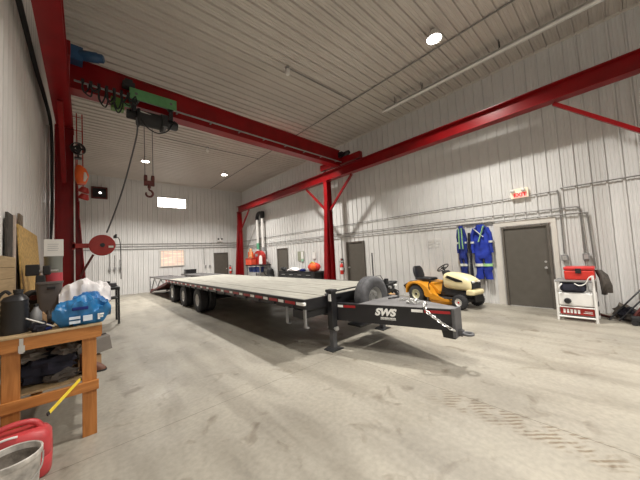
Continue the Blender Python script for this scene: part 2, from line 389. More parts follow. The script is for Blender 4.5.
w2 = wall_window(2, 3.30, 4.86, 5.04, 5.62, M_DAY, '')

# ------------------------------------------------------------------ lamps
def make_lamp(x, y, on, label):
    t = thing('ceiling_light', label, 'light', (x, y, RH), 0, 'round high bay ceiling lights')
    m = MB(); m.lathe([(0, -.045), (.06, -.045), (.06, -.10), (.11, -.13), (.15, -.20), (.165, -.25), (.155, -.25), (.14, -.215), (.0, -.21)]); m.build('lamp_housing', M_WHITE, t, smooth=True)
    m = MB(); m.cyl((0, 0, -.027), (0, 0, -.045), .05); m.build('mounting_plate', M_GREY, t)
    m = MB(); m.lathe([(0, -.262), (.10, -.258), (.148, -.238), (.148, -.232), (0, -.225)]); m.build('lamp_lens', M_GLOW if on else M_WHITE, t, smooth=True)
    if on:
        ld = bpy.data.lights.new('lamp_light', 'AREA'); ld.shape = 'DISK'; ld.size = .34; ld.spread = math.radians(128); ld.energy = LAMP_POWER * on; ld.color = LAMP_COLOR
        lo = bpy.data.objects.new('lamp_light', ld); C.objects.link(lo); lo.parent = t; lo.location = (0, 0, -.27)
    return t
names = ['lit round ceiling light nearest, above the long tube on the right of the ceiling', 'lit round ceiling light far off, right of the hook, near the back wall corner',
         'lit round ceiling light far off, seen just above the red hook block', 'dim ceiling light over the near left, out of the top of the photo',
         'lit ceiling light behind the camera on the left', 'lit ceiling light behind the camera on the right',
         'unlit ceiling light beyond the red bridge beam on the left', 'lit ceiling light hidden behind the red bridge beam on the right']
for (x, y, on), nm in zip(LAMPS, names): make_lamp(x, y, on, nm)
# small unlit pendant fixture at the end of a ceiling conduit
def jar_light(x, y, label):
    t = thing('pendant_light', label, 'light', (x, y, RH - .027), 0, 'unlit jar lights on ceiling conduit')
    MB().cyl((0, 0, 0), (0, 0, -.05), .055).build('junction_box', M_GREY, t)
    MB().lathe([(.035, -.05), (.05, -.08), (.058, -.16), (.045, -.21), (0, -.225)], n=20).build('glass_jar', M_WHITE, t, smooth=True)
jar_light(3.95, 5.35, 'small unlit white jar light in the middle of the ceiling before the bridge beam')
jar_light(4.0, 11.5, 'small unlit white jar light on the ceiling beyond the bridge beam')
def conduit(name, pts, rad, label, cat='conduit', material=None, group=None, sm=0):
    m = MB(); m.tube(pts, rad, 8); o = m.build(name, material or M_PIPE, smooth=True); return tag(o, label, cat, group)
zc = RH - .045
conduit('ceiling_conduit', [(6.45, -5.8, zc), (6.45, 18.2, zc)], .018, 'long grey electric conduit running the length of the ceiling past the lights')
conduit('ceiling_conduit', [(4.03, 5.35, zc), (6.42, 5.35, zc)], .018, 'short grey conduit crossing the ceiling from the unlit jar light to the long conduit')
conduit('ceiling_conduit', [(2.2, 11.5, zc), (6.42, 11.5, zc)], .016, 'thin grey conduit crossing the ceiling beyond the red bridge beam')
# radiant tube heater along the right of the ceiling
t = thing('tube_heater', 'long pale steel tube hung on short rods under the ceiling by the right wall', 'heater', (7.45, 0, 6.28))
MB().cyl((0, -2.6, 0), (0, 4.9, 0), .035, n=16).build('heater_tube', M_WHITE, t, smooth=True)
MB().prism([(-.085, -.02), (-.04, .055), (.04, .055), (.085, -.02), (.08, -.02), (.037, .05), (-.037, .05), (-.08, -.02)], 'xz', -2.5, 4.8).build('reflector_hood', M_RIM, t)
for y in (-1.6, 1.55, 3.5, 4.4):
    m = MB(); m.cyl((-.03, y, .05), (-.05, y, .265), .008, n=8); m.cyl((.03, y, .05), (.05, y, .265), .008, n=8); m.box((0, y, .055), (.1, .03, .012)); m.build('hanger', M_BLACK, t)

# ------------------------------------------------------------------ crane runways and columns
def i_beam_y(m, x, y0, y1, z0, z1, wd, tf=.018, tw=.012):
    m.bb(x - wd / 2, x + wd / 2, y0, y1, z0, z0 + tf); m.bb(x - wd / 2, x + wd / 2, y0, y1, z1 - tf, z1); m.bb(x - tw / 2, x + tw / 2, y0, y1, z0 + tf, z1 - tf)
RZ0, RZ1 = 4.78, 5.15
XR, XL = 7.83, -.325
for x, lb in ((XR, 'long red steel crane runway beam in front of the right wall'), (XL, 'long red steel crane runway beam along the left wall')):
    t = thing('runway_beam', lb, 'crane beam', (x, 0, RZ0), 0, 'red crane runway beams')
    m = MB((x, 0, RZ0)); i_beam_y(m, x, -5.9, 16.98, RZ0, RZ1, .26); m.build('i_beam', M_RED, t)
    m = MB((x, 0, RZ0)); m.bb(x - .025, x + .025, -5.9, 16.98, RZ1 + .0005, RZ1 + .035); m.build('crane_rail', M_GREY, t)
def column(x, y, s_, label, braces):
    """s_=+1: right side, room lies towards -x"""
    t = thing('crane_column', label, 'column', (x, y, 0), 0, 'red crane columns')
    top = RZ0 - .002
    hc = .13 if s_ > 0 else .155
    xo, xi = s_ * hc, -s_ * hc
    m = MB(); fw_ = .10                                     # upright H: web in xz, flanges facing room / wall
    m.bb(min(xo, xo - s_ * .014), max(xo, xo - s_ * .014), -fw_, fw_, .02, top - .02); m.bb(min(xi, xi + s_ * .014), max(xi, xi + s_ * .014), -fw_, fw_, .02, top - .02)
    m.bb(min(xo - s_ * .014, xi + s_ * .014), max(xo - s_ * .014, xi + s_ * .014), -.006, .006, .02, top - .02); m.build('post', M_RED, t)
    m = MB(); xb = -s_ * .42                                # sloping front flange with web
    m.add([(xi - s_ * .002, -fw_, 3.9), (xi - s_ * .002, fw_, 3.9), (xi - s_ * .018, -fw_, 3.9), (xi - s_ * .018, fw_, 3.9), (xb, -fw_, .02), (xb, fw_, .02), (xb + s_ * .016, -fw_, .02), (xb + s_ * .016, fw_, .02)],
          [(2, 3, 5, 4), (0, 6, 7, 1), (0, 2, 4, 6), (1, 7, 5, 3), (0, 1, 3, 2), (4, 5, 7, 6)])
    m.add([(xi - s_ * .002, -.006, 3.88), (xi - s_ * .002, .006, 3.88), (xb + s_ * .018, -.006, .02), (xb + s_ * .018, .006, .02), (xi - s_ * .002, -.006, .02), (xi - s_ * .002, .006, .02)], [(0, 1, 3, 2), (2, 3, 5, 4), (0, 2, 4), (1, 5, 3), (0, 4, 5, 1)])
    m.build('sloping_leg', M_RED, t)
    m = MB(); m.bb(min(xo + s_ * .05, xb - s_ * .05), max(xo + s_ * .05, xb - s_ * .05), -.17, .17, 0, .02); m.build('base_plate', M_RED, t)
    m = MB(); m.bb(-.15, .15, -.13, .13, top - .02, top); m.build('cap_plate', M_RED, t)
    for q in braces:
        m = MB(); m.beam((0, q * 1.42, top - .05), (0, q * .12, 3.52), .075, .075); m.build('knee_brace', M_RED, t)
    return t
column(XR, -.68, 1, 'red crane column by the right wall, out of frame at the right', (1,))
column(XR, 8.15, 1, 'red braced crane column standing against the middle of the right wall', (1, -1))
column(XR, 16.85, 1, 'red crane column in the far right corner of the hall', (-1,))
column(XL, 8.0, -1, 'tall red crane column close by on the left wall, behind the workbench', (-1,))
column(XL, 16.85, -1, 'red crane column on the left wall near the far corner, behind the near one', (-1,))

# ------------------------------------------------------------------ crane bridge
ang = math.atan2(.36, 8.1); by = 7.06
t = thing('crane_bridge', 'red steel bridge beam of the overhead crane spanning the hall', 'crane', (3.76, by + .16, RZ1 + .037), ang)
def zz(z): return z - RZ1 - .037
x0, x1 = -4.02, 4.02
m = MB(); z0, z1 = zz(5.19), zz(5.83); m.bb(x0, x1, -.155, .155, z0, z0 + .02); m.bb(x0, x1, -.155, .155, z1 - .02, z1); m.bb(x0, x1, -.125, -.113, z0 + .02, z1 - .02); m.bb(x0, x1, .113, .125, z0 + .02, z1 - .02)
m.build('bridge_beam', M_RED, t)
m = MB(); m.bb(x0 + .1, x1 - .1, -.30, -.27, zz(5.27), zz(5.30)); 
for i in range(10): m.bb(x0 + .3 + i * .82, x0 + .33 + i * .82, -.28, -.155, zz(5.275), zz(5.295))
m.build('festoon_rail', M_GREY, t)
for s_ in (-1, 1):
    xx = s_ * 4.07
    m = MB(); m.bb(xx - .09, xx + .09, -1.15, 1.0, zz(5.25), zz(5.50)); e = m.build('end_truck', M_RED, t, bevel=.01)
    for yy in (-1.0, .85): MB().cyl((xx - .04, yy, zz(5.27)), (xx + .04, yy, zz(5.27)), .085).build('wheel', M_DGREY, e, smooth=True)
    mm = MB(); c0 = (xx - .10 * s_, -.72, zz(5.62)); 
    if s_ < 0:
        mm.lathe([(0, 0), (.085, .0), (.095, .03), (.095, .28), (.08, .30), (.08, .36), (.06, .38), (0, .38)], (xx + .24, -.34, zz(5.80)), (.8, -.35, 0)); mm.box((xx + .18, -.31, zz(5.78)), (.2, .22, .28)); mm.build('travel_motor', M_BLUE, t, smooth=True)
    else:
        mm.lathe([(0, 0), (.085, .0), (.095, .03), (.095, .26), (.08, .28), (.08, .34), (.06, .36), (0, .36)], (xx - .02, -.30, zz(5.60)), (-.2, -1, 0)); mm.box((xx - .05, -.22, zz(5.62)), (.2, .2, .2)); mm.build('travel_motor', M_BLACK, t, smooth=True)
# ------------------------------------------------------------------ hoist trolley on the bridge
hx, hy = 1.16, 6.83
t = thing('hoist_trolley', 'green and black electric wire rope hoist hanging on the red bridge beam', 'hoist', (hx, hy, 4.75))
def HL(m): m.off = Vector((hx, hy, 4.75)); return m
m = HL(MB()); m.bb(.74, 1.66, hy - .075, hy - .05, 5.26, 5.50); m.build('side_plate', M_GREEN, t, bevel=.006)
m = HL(MB()); m.bb(.74, 1.66, hy + .45, hy + .475, 5.26, 5.50); m.build('side_plate', M_GREEN, t, bevel=.006)
for wx in (.86, 1.54):
    m = HL(MB()); m.cyl((wx, hy - .05, 5.28), (wx, hy + .03, 5.28), .07); m.cyl((wx, hy - .082, 5.38), (wx, hy - .076, 5.38), .03, n=12); m.build('trolley_wheel', M_DGREY, t, smooth=True)
m = HL(MB()); m.bb(.78, .86, hy - .0195, hy + .4, 5.0, 5.17); m.bb(.78, .86, hy - .05, hy - .02, 5.0, 5.4); m.build('hanger', M_BLACK, t)
m = HL(MB()); m.bb(1.50, 1.58, hy - .0195, hy + .4, 5.0, 5.17); m.bb(1.5, 1.58, hy - .05, hy - .02, 5.0, 5.4); m.build('hanger', M_BLACK, t)
m = HL(MB()); m.lathe([(0, -.30), (.17, -.30), (.20, -.27), (.20, -.25), (.165, -.24), (.165, .16), (.20, .17), (.20, .21), (0, .22)], (1.18, hy + .10, 4.94), (1, 0, 0)); m.build('rope_drum', M_MATT, t, smooth=True)
m = HL(MB()); m.lathe([(0, 0), (.10, 0), (.11, .03), (.11, .20), (.09, .24), (0, .25)], (1.47, hy + .12, 4.95), (1, 0, 0)); m.bb(1.36, 1.46, hy - .1, hy + .3, 4.8, 5.06); m.build('gearbox', M_BLACK, t, smooth=True)
m = HL(MB()); m.lathe([(0, 0), (.09, 0), (.10, .02), (.10, .18), (0, .2)], (.70, hy + .12, 4.98), (1, 0, 0)); m.build('hoist_motor', M_MATT, t, smooth=True)
m = HL(MB()); m.cyl((.92, hy - .03, 5.03), (1.40, hy - .03, 4.96), .022); m.build('chrome_shaft', M_CHROME, t, smooth=True)
m = HL(MB()); m.bb(.42, .64, hy - .12, hy + .05, 4.92, 5.16); m.build('control_box', M_LGREEN, t, bevel=.008)
m = HL(MB()); m.bb(.64, .76, hy - .06, hy - .03, 5.05, 5.12); m.build('box_arm', M_GREEN, t)
m = HL(MB()); m.bb(.62, .84, hy - .10, hy + .1, 5.50, 5.60); m.bb(.66, .8, hy - .09, hy + .06, 5.60, 5.66); m.build('limit_switch_box', M_MATT, t, bevel=.01)
m = HL(MB()); m.tube(smooth_path([(.95, hy - .04, 4.86), (1.02, hy - .06, 4.72), (1.15, hy - .04, 4.64), (1.3, hy - .02, 4.63), (1.46, hy - .04, 4.72), (1.56, hy - .02, 4.9), (1.62, hy, 5.02)]), .014); m.build('slack_cable', M_BLACK, t, smooth=True)
# hook block on ropes
hbx = 1.10
t = thing('hook_block', 'small dark red hook block hanging on two steel ropes below the hoist', 'hook', (hbx, 6.95, 3.21)); t.scale = (.92, .92, .92)
HB = Vector((hbx, 6.95, 3.14))
for dx in (-.085, .085):
    m = MB(); m.cyl((dx, 0, .42), (dx, 0, 1.69), .008, n=8); m.build('wire_rope', M_DGREY, t, smooth=True)
m = MB()
for dx in (-.075, .075): m.cyl((dx - .028, 0, .40), (dx + .028, 0, .40), .085, n=20); m.bb(dx - .034, dx + .034, -.03, .03, .22, .4)
m.build('sheaves', M_RUST, t, smooth=True)
m = MB(); m.bb(-.10, .10, -.045, .045, .24, .34); m.cyl((0, 0, .16), (0, 0, .25), .035); m.build('crosshead', M_RUST, t, bevel=.006)
hk = [(.0, 0, .18), (0, 0, .12), (.05, 0, .09), (.075, 0, .03), (.05, 0, -.03), (0, 0, -.05), (-.05, 0, -.03), (-.07, 0, .02), (-.06, 0, .05)]
m = MB(); m.tube(smooth_path(hk), [.018 + .008 * math.sin(PI * i / 48) for i in range(49)], 10); m.build('hook', M_RUST, t, smooth=True)
# festoon cables
fe = thing('festoon_cable', 'black looped festoon cable hanging in coils under the bridge beam', 'cable', (.4, 6.62, 5.2))
random.seed(3)
for i in range(7):
    x_ = -.02 + i * .12; dep = [.22, .12, .34, .26, .38, .20, .14][i]; jx = random.uniform(-.03, .03)
    pts = [(x_, 6.60, 5.22), (x_ + .005, 6.59, 5.22 - dep * .6), (x_ + .05 + jx, 6.58, 5.22 - dep), (x_ + .11 + jx, 6.59, 5.22 - dep * .5), (x_ + .11, 6.60, 5.22)]
    m = MB((.4, 6.62, 5.2)); m.tube(smooth_path(pts), .014, 6)
    pts = [(x_ + .02, 6.57, 5.22), (x_ + .0, 6.56, 5.22 - dep * .8), (x_ + .08 - jx * 2, 6.55, 5.19 - dep * 1.15), (x_ + .14, 6.56, 5.22 - dep * .7), (x_ + .12, 6.57, 5.22)]
    m.tube(smooth_path(pts), .013, 6); m.build('cable_loop', M_MATT, fe, smooth=True)
    m = MB((.4, 6.62, 5.2)); m.bb(x_ - .02, x_ + .03, 6.56, 6.62, 5.21, 5.26); m.build('cable_clip', M_BLACK, fe)
m = MB(); m.tube(smooth_path([(.86, 6.78, 4.86), (.88, 6.85, 4.6), (.82, 7.0, 4.2), (.66, 7.4, 3.4), (.50, 7.7, 2.8), (.38, 7.80, 2.42)]), .016, 8)
tag(m.build('pendant_cable', M_DGREY, smooth=True), 'dark cable slanting down from the hoist to the red hose reel', 'cable')

# ------------------------------------------------------------------ near column: ladder, hose reel, jackets, conduit
t = thing('hose_reel', 'round red hose reel on an arm from the near left red column', 'hose reel', (.30, 7.78, 2.13))
m = MB(); 
for yy in (-.07, .05): m.lathe([(0, 0), (.225, 0), (.235, .01), (.225, .02), (0, .02)], (0, yy, 0), (0, 1, 0), 32)
m.build('reel_disc', M_DRED, t, smooth=True)
m = MB(); m.cyl((0, -.048, 0), (0, .05, 0), .17, n=28); m.build('coiled_hose', M_RUB, t, smooth=True)
m = MB(); m.cyl((0, -.10, 0), (0, -.072, 0), .045); m.build('hub', M_BLACK, t, smooth=True)
m = MB(); m.bb(-.50, .02, .075, .11, -.05, .05); m.bb(-.5, -.46, .075, .3, -.08, .08); m.bb(-.24, -.20, -.08, .08, -.04, .04); m.build('bracket', M_DRED, t)
m = MB(); m.box((.15, -.09, -.04), (.09, .01, .045)); m.build('label_plate', M_WHITE, t)
m = MB(); m.bb(.20, .26, -.05, .05, .16, .22); m.cyl((.22, 0, .2), (.26, 0, .25), .02); m.build('hose_guide', M_BLACK, t)
m = MB(); m.tube(smooth_path([(.24, 0, .19), (.30, 0, .16), (.33, .02, 0), (.335, .02, -.4), (.335, .02, -.80)]), .008, 6); m.build('hanging_hose', M_MATT, t, smooth=True)
m = MB(); m.tube([(.14, 7.62, 1.92), (.0, 7.64, 1.62), (-.08, 7.66, 1.45)], .022, 8); tag(m.build('steel_rod', M_RUST, smooth=True), 'rusty rod leaning between the near red column and the hose reel', 'rod')
# ladder like cable cage beyond the near column
t = thing('wall_ladder', 'narrow red ladder rising to the runway beam beyond the near red column', 'ladder', (-.10, 9.2, 3.6))
for x_ in (-.12, .0, .11):
    MB().cyl((x_ - .03, 0, 0), (x_ - .05, 0, 2.1), .012, n=8).build('rail', M_DRED, t)
m = MB()
for i in range(6): m.cyl((-.16, 0, .2 + i * .36), (.08, 0, .2 + i * .36), .010, n=8)
m.build('rungs', M_DRED, t)
# hanging jackets
def jacket(name, loc, mats, label, w_=.2, h_=.55, dp=.12):
    t = thing(name, label, 'jacket', loc)
    m = MB(); rg = []
    for i in range(12):
        q = i / 11; z = h_ * q; rx = w_ * (1.0 - .25 * q) * (1 if q < .85 else (1.35 - q)); rg.append((math.sin(i * 1.3) * .01, 0, z, rx, dp * (1 - .3 * q)))
    m.loft(rg, 20, nz=.05, nf=9); m.build('torso', mats[0], t, smooth=True)
    m = MB(); m.loft([(-w_ * .95, 0, .02, .05, .05), (-w_ * 1.0, 0, h_ * .3, .06, .055), (-w_ * .85, 0, h_ * .6, .07, .06), (-w_ * .55, 0, h_ * .88, .06, .06)], 12, nz=.02, nf=12); m.build('sleeve', mats[1], t, smooth=True)
    m = MB(); m.loft([(w_ * .95, 0, .05, .05, .05), (w_ * 1.0, 0, h_ * .3, .06, .055), (w_ * .85, 0, h_ * .6, .07, .06), (w_ * .55, 0, h_ * .88, .06, .06)], 12, nz=.02, nf=12); m.build('sleeve', mats[1], t, smooth=True)
    return t
# fire hose like red and orange cover bundle at the column
t = thing('hose_cover', 'orange and white bundled cover strapped to the near red column', 'cover', (-.06, 7.72, 3.48))
MB().loft([(0, 0, 0, .07, .08), (.02, 0, .08, .11, .1), (.02, 0, .22, .12, .1), (0, 0, .34, .09, .09), (-.02, 0, .41, .04, .05)], 16, nz=.03, nf=9).build('orange_cover', M_ORANGE, t, smooth=True)
MB().loft([(.06, -.07, .05, .02, .02), (.08, -.08, .15, .035, .02), (.07, -.07, .25, .02, .02)], 10).build('white_flap', M_WHITE, t, smooth=True)
t = thing('red_siren', 'dark red stacked horn unit under the orange cover on the near column', 'horn', (-.02, 7.74, 3.15))
for i in range(2): MB().lathe([(0, 0), (.09, 0), (.10, .03), (.06, .12), (0, .13)], (0, 0, .15 * i), (.3, -.3, 1)).build('horn_bell', M_DRED, t, smooth=True)
t = thing('wall_fan', 'small black fan mounted high on the near red column', 'fan', (-.10, 7.75, 4.05))
MB().lathe([(.12, -.05), (.135, -.03), (.135, .03), (.12, .05), (.115, .03), (.115, -.03)], (0, 0, .22), (.5, -1, 0), 24, closed=True).build('fan_ring', M_BLACK, t, smooth=True)
m = MB(); 
for i in range(5):
    a = i * 2 * PI / 5; m.box((math.cos(a) * .06, 0, .22 + math.sin(a) * .06), (.1, .01, .045), (.3, a, 0))
m.cyl((0, -.03, .22), (0, .06, .22), .035); m.build('fan_blade', M_MATT, t)
m = MB(); m.cyl((0, .05, .22), (0, .05, 0), .02); m.bb(-.06, .06, -.02, .1, 0, .03); m.build('fan_bracket', M_BLACK, t)

def local_cable(name, pts, rad, label, material=M_MATT, cat='cable'):
    m = MB(); m.tube(smooth_path(pts), rad, 8); return tag(m.build(name, material, smooth=True), label, cat)
local_cable('power_cable', [(-.6, 2.8, 5.02), (-.6, 5.9, 5.02), (-.6, 7.3, 5.14), (-.6, 8.6, 5.2), (-.6, 9.1, 4.9), (-.6, 9.2, 4.0), (-.6, 9.2, 3.0), (-.6, 8.8, 2.35), (-.6, 8.7, 1.7)], .032, 'thick black cable along the runway beam then down the left wall')
conduit('wall_conduit', [(-.61, 8.35, .0), (-.61, 8.35, 4.9)], .03, 'pale grey green conduit rising up the left wall beside the black cable', material=M_RIM)
conduit('column_line', [(-.165, 7.87, .02), (-.165, 7.87, 4.6)], .012, 'thin white upright line on the front of the near red column', material=M_WHITE)  # thin white tube drawing the pale line down the column

# ------------------------------------------------------------------ things on the back wall
t = thing('exhaust_fan', 'dark square exhaust fan high on the back wall at the left', 'fan', (.60, RD - .03, 5.56))
m = MB(); 
for q in ((-.34, .34, -.31, -.25), (-.34, .34, .25, .31), (-.34, -.28, -.25, .25), (.28, .34, -.25, .25)): m.bb(q[0], q[1], -.16, 0, q[2], q[3])
m.build('fan_housing', M_RUST, t)
MB().bb(-.28, .28, -.03, -.01, -.25, .25).build('fan_back', M_MATT, t)
m = MB(); m.cyl((0, -.13, 0), (0, -.04, 0), .07)
for i in range(4): a = i * PI / 2 + .4; m.box((math.cos(a) * .14, -.09, math.sin(a) * .14), (.18, .012, .09), (.35, -a, 0))
m.build('fan_blade', M_MATT, t)
MB().lathe([(0, 0), (.06, 0), (.05, .03), (0, .04)], (.03, -.131, 0), (0, -1, 0)).build('white_spot', mat('white_spot_glow', (1, 1, 1), emit=(1, .95, .9), estr=3), t, smooth=True)  # small emissive disc for the white spot on the fan
for z, lb in ((2.80, 'topmost of three conduits across the back wall'), (2.66, 'middle of three conduits across the back wall'), (2.51, 'lowest of three conduits across the back wall')):
    conduit('wall_conduit', [(LW + .05, RD - .045, z), (RW - .08, RD - .045, z)], .017, lb, group='back wall conduits')
conduit('wall_conduit', [(5.9, RD - .045, 2.48), (5.9, RD - .045, 1.38)], .014, 'vertical conduit down the back wall to two switches')
t = thing('emergency_light', 'white twin head emergency light above the grey back wall door', 'emergency light', (6.98, RD - .03, 2.98))
MB().bb(-.17, .17, -.09, 0, -.08, .08).build('battery_box', M_WHITE, t, bevel=.01)
for s_ in (-1, 1): MB().lathe([(0, 0), (.05, 0), (.06, .06), (0, .07)], (s_ * .11, -.06, .10), (s_ * .3, -1, -.2), 16).build('lamp_head', M_BLACK, t, smooth=True)
for x_, lb in ((5.99, 'left of two small grey switch boxes beside the back wall door'), (6.27, 'right of two small grey switch boxes beside the back wall door')):
    t = thing('switch_box', lb, 'switch', (x_, RD - .03, 1.27), 0, 'switches by the back wall door')
    MB().bb(-.05, .05, -.05, 0, -.07, .07).build('box', M_GREY, t, bevel=.005); MB().bb(-.01, .01, -.062, -.05, -.02, .02).build('toggle', M_WHITE, t)
def extinguisher(loc, label, sc=1.0):
    t = thing('fire_extinguisher', label, 'fire extinguisher', loc)
    MB().lathe([(0, 0), (.075, 0), (.08, .02), (.08, .38), (.06, .44), (.025, .47), (.025, .50), (0, .50)], n=24).build('cylinder', M_BRED, t, smooth=True)
    m = MB(); m.bb(-.02, .02, -.02, .02, .50, .54); m.bb(-.10, .02, -.012, .012, .54, .556); m.bb(-.11, .01, -.012, .012, .58, .595); m.build('valve_handle', M_BLACK, t)
    m = MB(); m.tube(smooth_path([(0, -.02, .52), (.09, -.05, .50), (.11, -.04, .3), (.10, -.03, .08)]), .012, 8); m.build('hose', M_BLACK, t, smooth=True)
    m = MB(); m.cyl((0, 0, .18), (0, 0, .30), .0815, n=24, cap=False); m.build('label_band', M_WHITE, t, smooth=True)
    return t
extinguisher((7.62, RD - .14, .66), 'red fire extinguisher on the back wall right of the grey door')
extinguisher((RW - .13, 8.30, .72), 'red fire extinguisher on the right wall beside the middle red column')
conduit('wall_conduit', [(RW - .045, 8.32, 1.42), (RW - .045, 8.32, 2.35)], .014, 'short vertical conduit above the extinguisher by the middle column')
t = thing('starter_box', 'small black starter box above the extinguisher by the middle column', 'box', (RW - .03, 8.32, 1.32)); MB().bb(-.07, 0, -.06, .06, 0, .1).build('box', M_BLACK, t, bevel=.006); MB().cyl((-.07, 0, .05), (-.085, 0, .05), .02).build('button', M_BRED, t)

# black box on the floor at the back wall
t = thing('storage_crate', 'low black crate on a stand at the back wall below the lit window', 'crate', (4.95, 17.95, 0))
MB().bb(-.30, .30, -.2, .2, .86, 1.12).build('crate_body', M_BLACK, t, bevel=.01)
m = MB(); m.bb(-.32, .32, -.22, .22, 1.12, 1.15); m.build('lid', M_MATT, t)
m = MB()
for a in (-.26, .26):
    for b_ in (-.16, .16): m.bb(a - .02, a + .02, b_ - .02, b_ + .02, 0, .86)
m.build('stand', M_DGREY, t)

# ------------------------------------------------------------------ things on the right wall
RB = RW - .05
conduit('wall_conduit', smooth_path([(RB, 18.2, 2.90), (RB, 9, 2.90), (RB, 2.0, 2.90), (RB, 1.0, 2.90), (RB, .93, 2.87), (RB, .90, 2.80), (RB, .90, 1.36)], 4), .013, 'topmost wall conduit on the right, bending down past the exit sign', group='right wall conduits')
conduit('wall_conduit', smooth_path([(RB, 18.2, 2.52), (RB, 9, 2.52), (RB, 2.4, 2.48), (RB, .70, 2.46), (RB, .60, 2.43), (RB, .56, 2.34), (RB, .53, 1.36)], 4), .014, 'middle wall conduit on the right, bending down to the upper socket box', group='right wall conduits')
conduit('wall_conduit', smooth_path([(RB - .01, 18.2, 2.38), (RB - .01, 9, 2.38), (RB - .01, 2.4, 2.32), (RB - .01, .58, 2.30), (RB - .01, .48, 2.26), (RB - .01, .44, 2.16), (RB - .01, .40, 1.0)], 4), .016, 'lowest wall conduit on the right, bending down to the white cart', group='right wall conduits')
conduit('wall_conduit', [(RB, .86, 2.95), (RB, -5.8, 2.95)], .014, 'thin wall conduit running right from above the exit sign conduit')
for y_, z_, lb in ((.90, 1.26, 'left of two grey socket boxes above the white cart'), (.53, 1.28, 'right of two grey socket boxes above the white cart')):
    t = thing('socket_box', lb, 'socket', (RW - .03, y_, z_), 0, 'socket boxes on the right wall')
    MB().bb(-.06, 0, -.06, .06, -.07, .07).build('box', M_GREY, t, bevel=.006); MB().bb(-.066, -.06, -.035, .035, -.05, .05).build('cover_plate', M_RIM, t)
t = thing('exit_sign', 'lit EXIT sign with twin emergency lamps above the right wall door', 'exit sign', (RW - .04, 1.66, 2.87))
MB().bb(-.07, 0, -.19, .19, 0, .25).build('sign_body', mat('lit_sign_cream', (.85, .70, .52), .5, emit=(1, .8, .6), estr=.25), t, bevel=.006)
MB().bb(-.074, -.07, -.16, .13, .01, .14).build('red_panel', mat('lit_sign_pink', (.9, .45, .40), .5, emit=(1, .35, .3), estr=.45), t)
text_mesh('exit_lettering', 'EXIT', .135, mat('sign_red', (.75, .04, .04), .5, emit=(1, .05, .04), estr=.5), t, (-.076, -.015, .075), (PI / 2, 0, -PI / 2), .001)
for yy in (-.10, .13): MB().lathe([(0, 0), (.045, 0), (.05, .05), (.02, .09), (0, .09)], (-.09, yy, .20), (-1, 0, -.2), 16).build('lamp_head', M_WHITE, t, smooth=True)

# coveralls
def coverall(name, y0, y1, zt, zb, x, mt, label, xback):
    """hung flat against the right wall between y0..y1"""
    yc = (y0 + y1) / 2; hw = (y1 - y0) / 2
    t = thing(name, label, 'coveralls', (x, yc, zb))
    H = zt - zb; crotch = H * .42
    m = MB(); rg = []
    N = 16
    for i in range(N):
        q = i / (N - 1); z = crotch * .9 + (H - crotch * .9) * q
        hw_ = hw * (.74 + .10 * math.sin(q * PI)) * (1 if q < .82 else 1 - (q - .82) * 3.2)
        rg.append((0, math.sin(q * 9) * .01, z, .085 - .03 * q, hw_))
    m.loft(rg, 28, nz=.045, nf=8); m.build('torso', mt, t, smooth=True)
    for s_ in (-1, 1):
        m = MB(); rg = [(0, s_ * hw * .40 + math.sin(i * .9 + s_) * .012, crotch * i / 9, .07, hw * (.36 + .04 * math.sin(i * 1.7))) for i in range(10)]
        m.loft(rg, 20, nz=.03, nf=9); m.build('trouser_leg', mt, t, smooth=True)
        m = MB(); rg = [(-.045 - .01 * math.sin(i), s_ * hw * (.86 - (.30 * max(0, i - 6) / 3)), H * (.48 + .46 * i / 9), .055, hw * .16 + .01 * (i > 5)) for i in range(10)]
        m.loft(rg, 16, nz=.025, nf=10); m.build('sleeve', mt, t, smooth=True)
        m = MB(); m.loft([(-.045, s_ * hw * .86, H * .66 + .0, .068, hw * .19), (-.045, s_ * hw * .86, H * .66 + .055, .068, hw * .19)], 16); m.build('sleeve_tape', M_SILV, t, smooth=True)
        m = MB(); m.loft([(0, s_ * hw * .40, crotch * .56, .09, hw * .44), (0, s_ * hw * .40, crotch * .56 + .075, .09, hw * .44)], 20); m.build('leg_tape', M_SILV if s_ > 0 or not xback else M_LIME, t, smooth=True)
    if xback:
        m = MB(); m.beam((-.112, -hw * .38, H * .97), (-.118, hw * .18, H * .68), .014, .095, (1, 0, 0)); m.build('tape', M_LIME, t)
        m = MB(); m.beam((-.105, hw * .58, H * .93), (-.112, -hw * .28, H * .77), .012, .07, (1, 0, 0)); m.build('tape', M_SILV, t)
    else:
        for s_ in (-1, 1):
            m = MB(); m.beam((-.108, s_ * hw * .3, H * .95), (-.114, s_ * hw * .34, H * .56), .012, .07, (1, 0, 0)); m.build('tape', M_LIME, t)
    m = MB(); m.tube([(0, 0, H), (0, 0, H + .04), (.05, 0, H + .06)], .006, 6); m.build('hanger_hook', M_CHROME, t)
    return t
coverall('coveralls', 2.35, 2.90, 2.27, .70, RW - .15, M_NAVY, 'bright blue coveralls with a lime and silver back cross, hung right of the darker pair', True)
coverall('coveralls', 3.02, 3.29, 2.29, .70, RW - .15, M_DNAVY, 'narrow dark blue coveralls with lime tape hung left of the bright blue pair', False)
m = MB((RW - .14, 2.97, .65)); m.loft([(RW - .14, 2.96, .56 + i * .15, .04, .035 + .006 * math.sin(i)) for i in range(11)], 14, nz=.02, nf=8); o = m.build('dark_jacket', M_DKCLOTH, loc=(RW - .14, 2.97, .65), smooth=True); tag(o, 'black garment hanging in the gap between the two blue coveralls', 'jacket')
# coat rail
t = thing('coat_rail', 'thin wooden coat rail the coveralls hang from on the right wall', 'coat rail', (RW - .03, 2.8, 2.34)); MB().bb(-.025, 0, -.5, .5, -.035, .035).build('board', M_TRIM, t)
for y_ in (-.40, -.15, .15, .32): MB().tube([(-.02, y_, .0), (-.09, y_, 0), (-.10, y_, .03)], .006, 6).build('hook', M_CHROME, t)
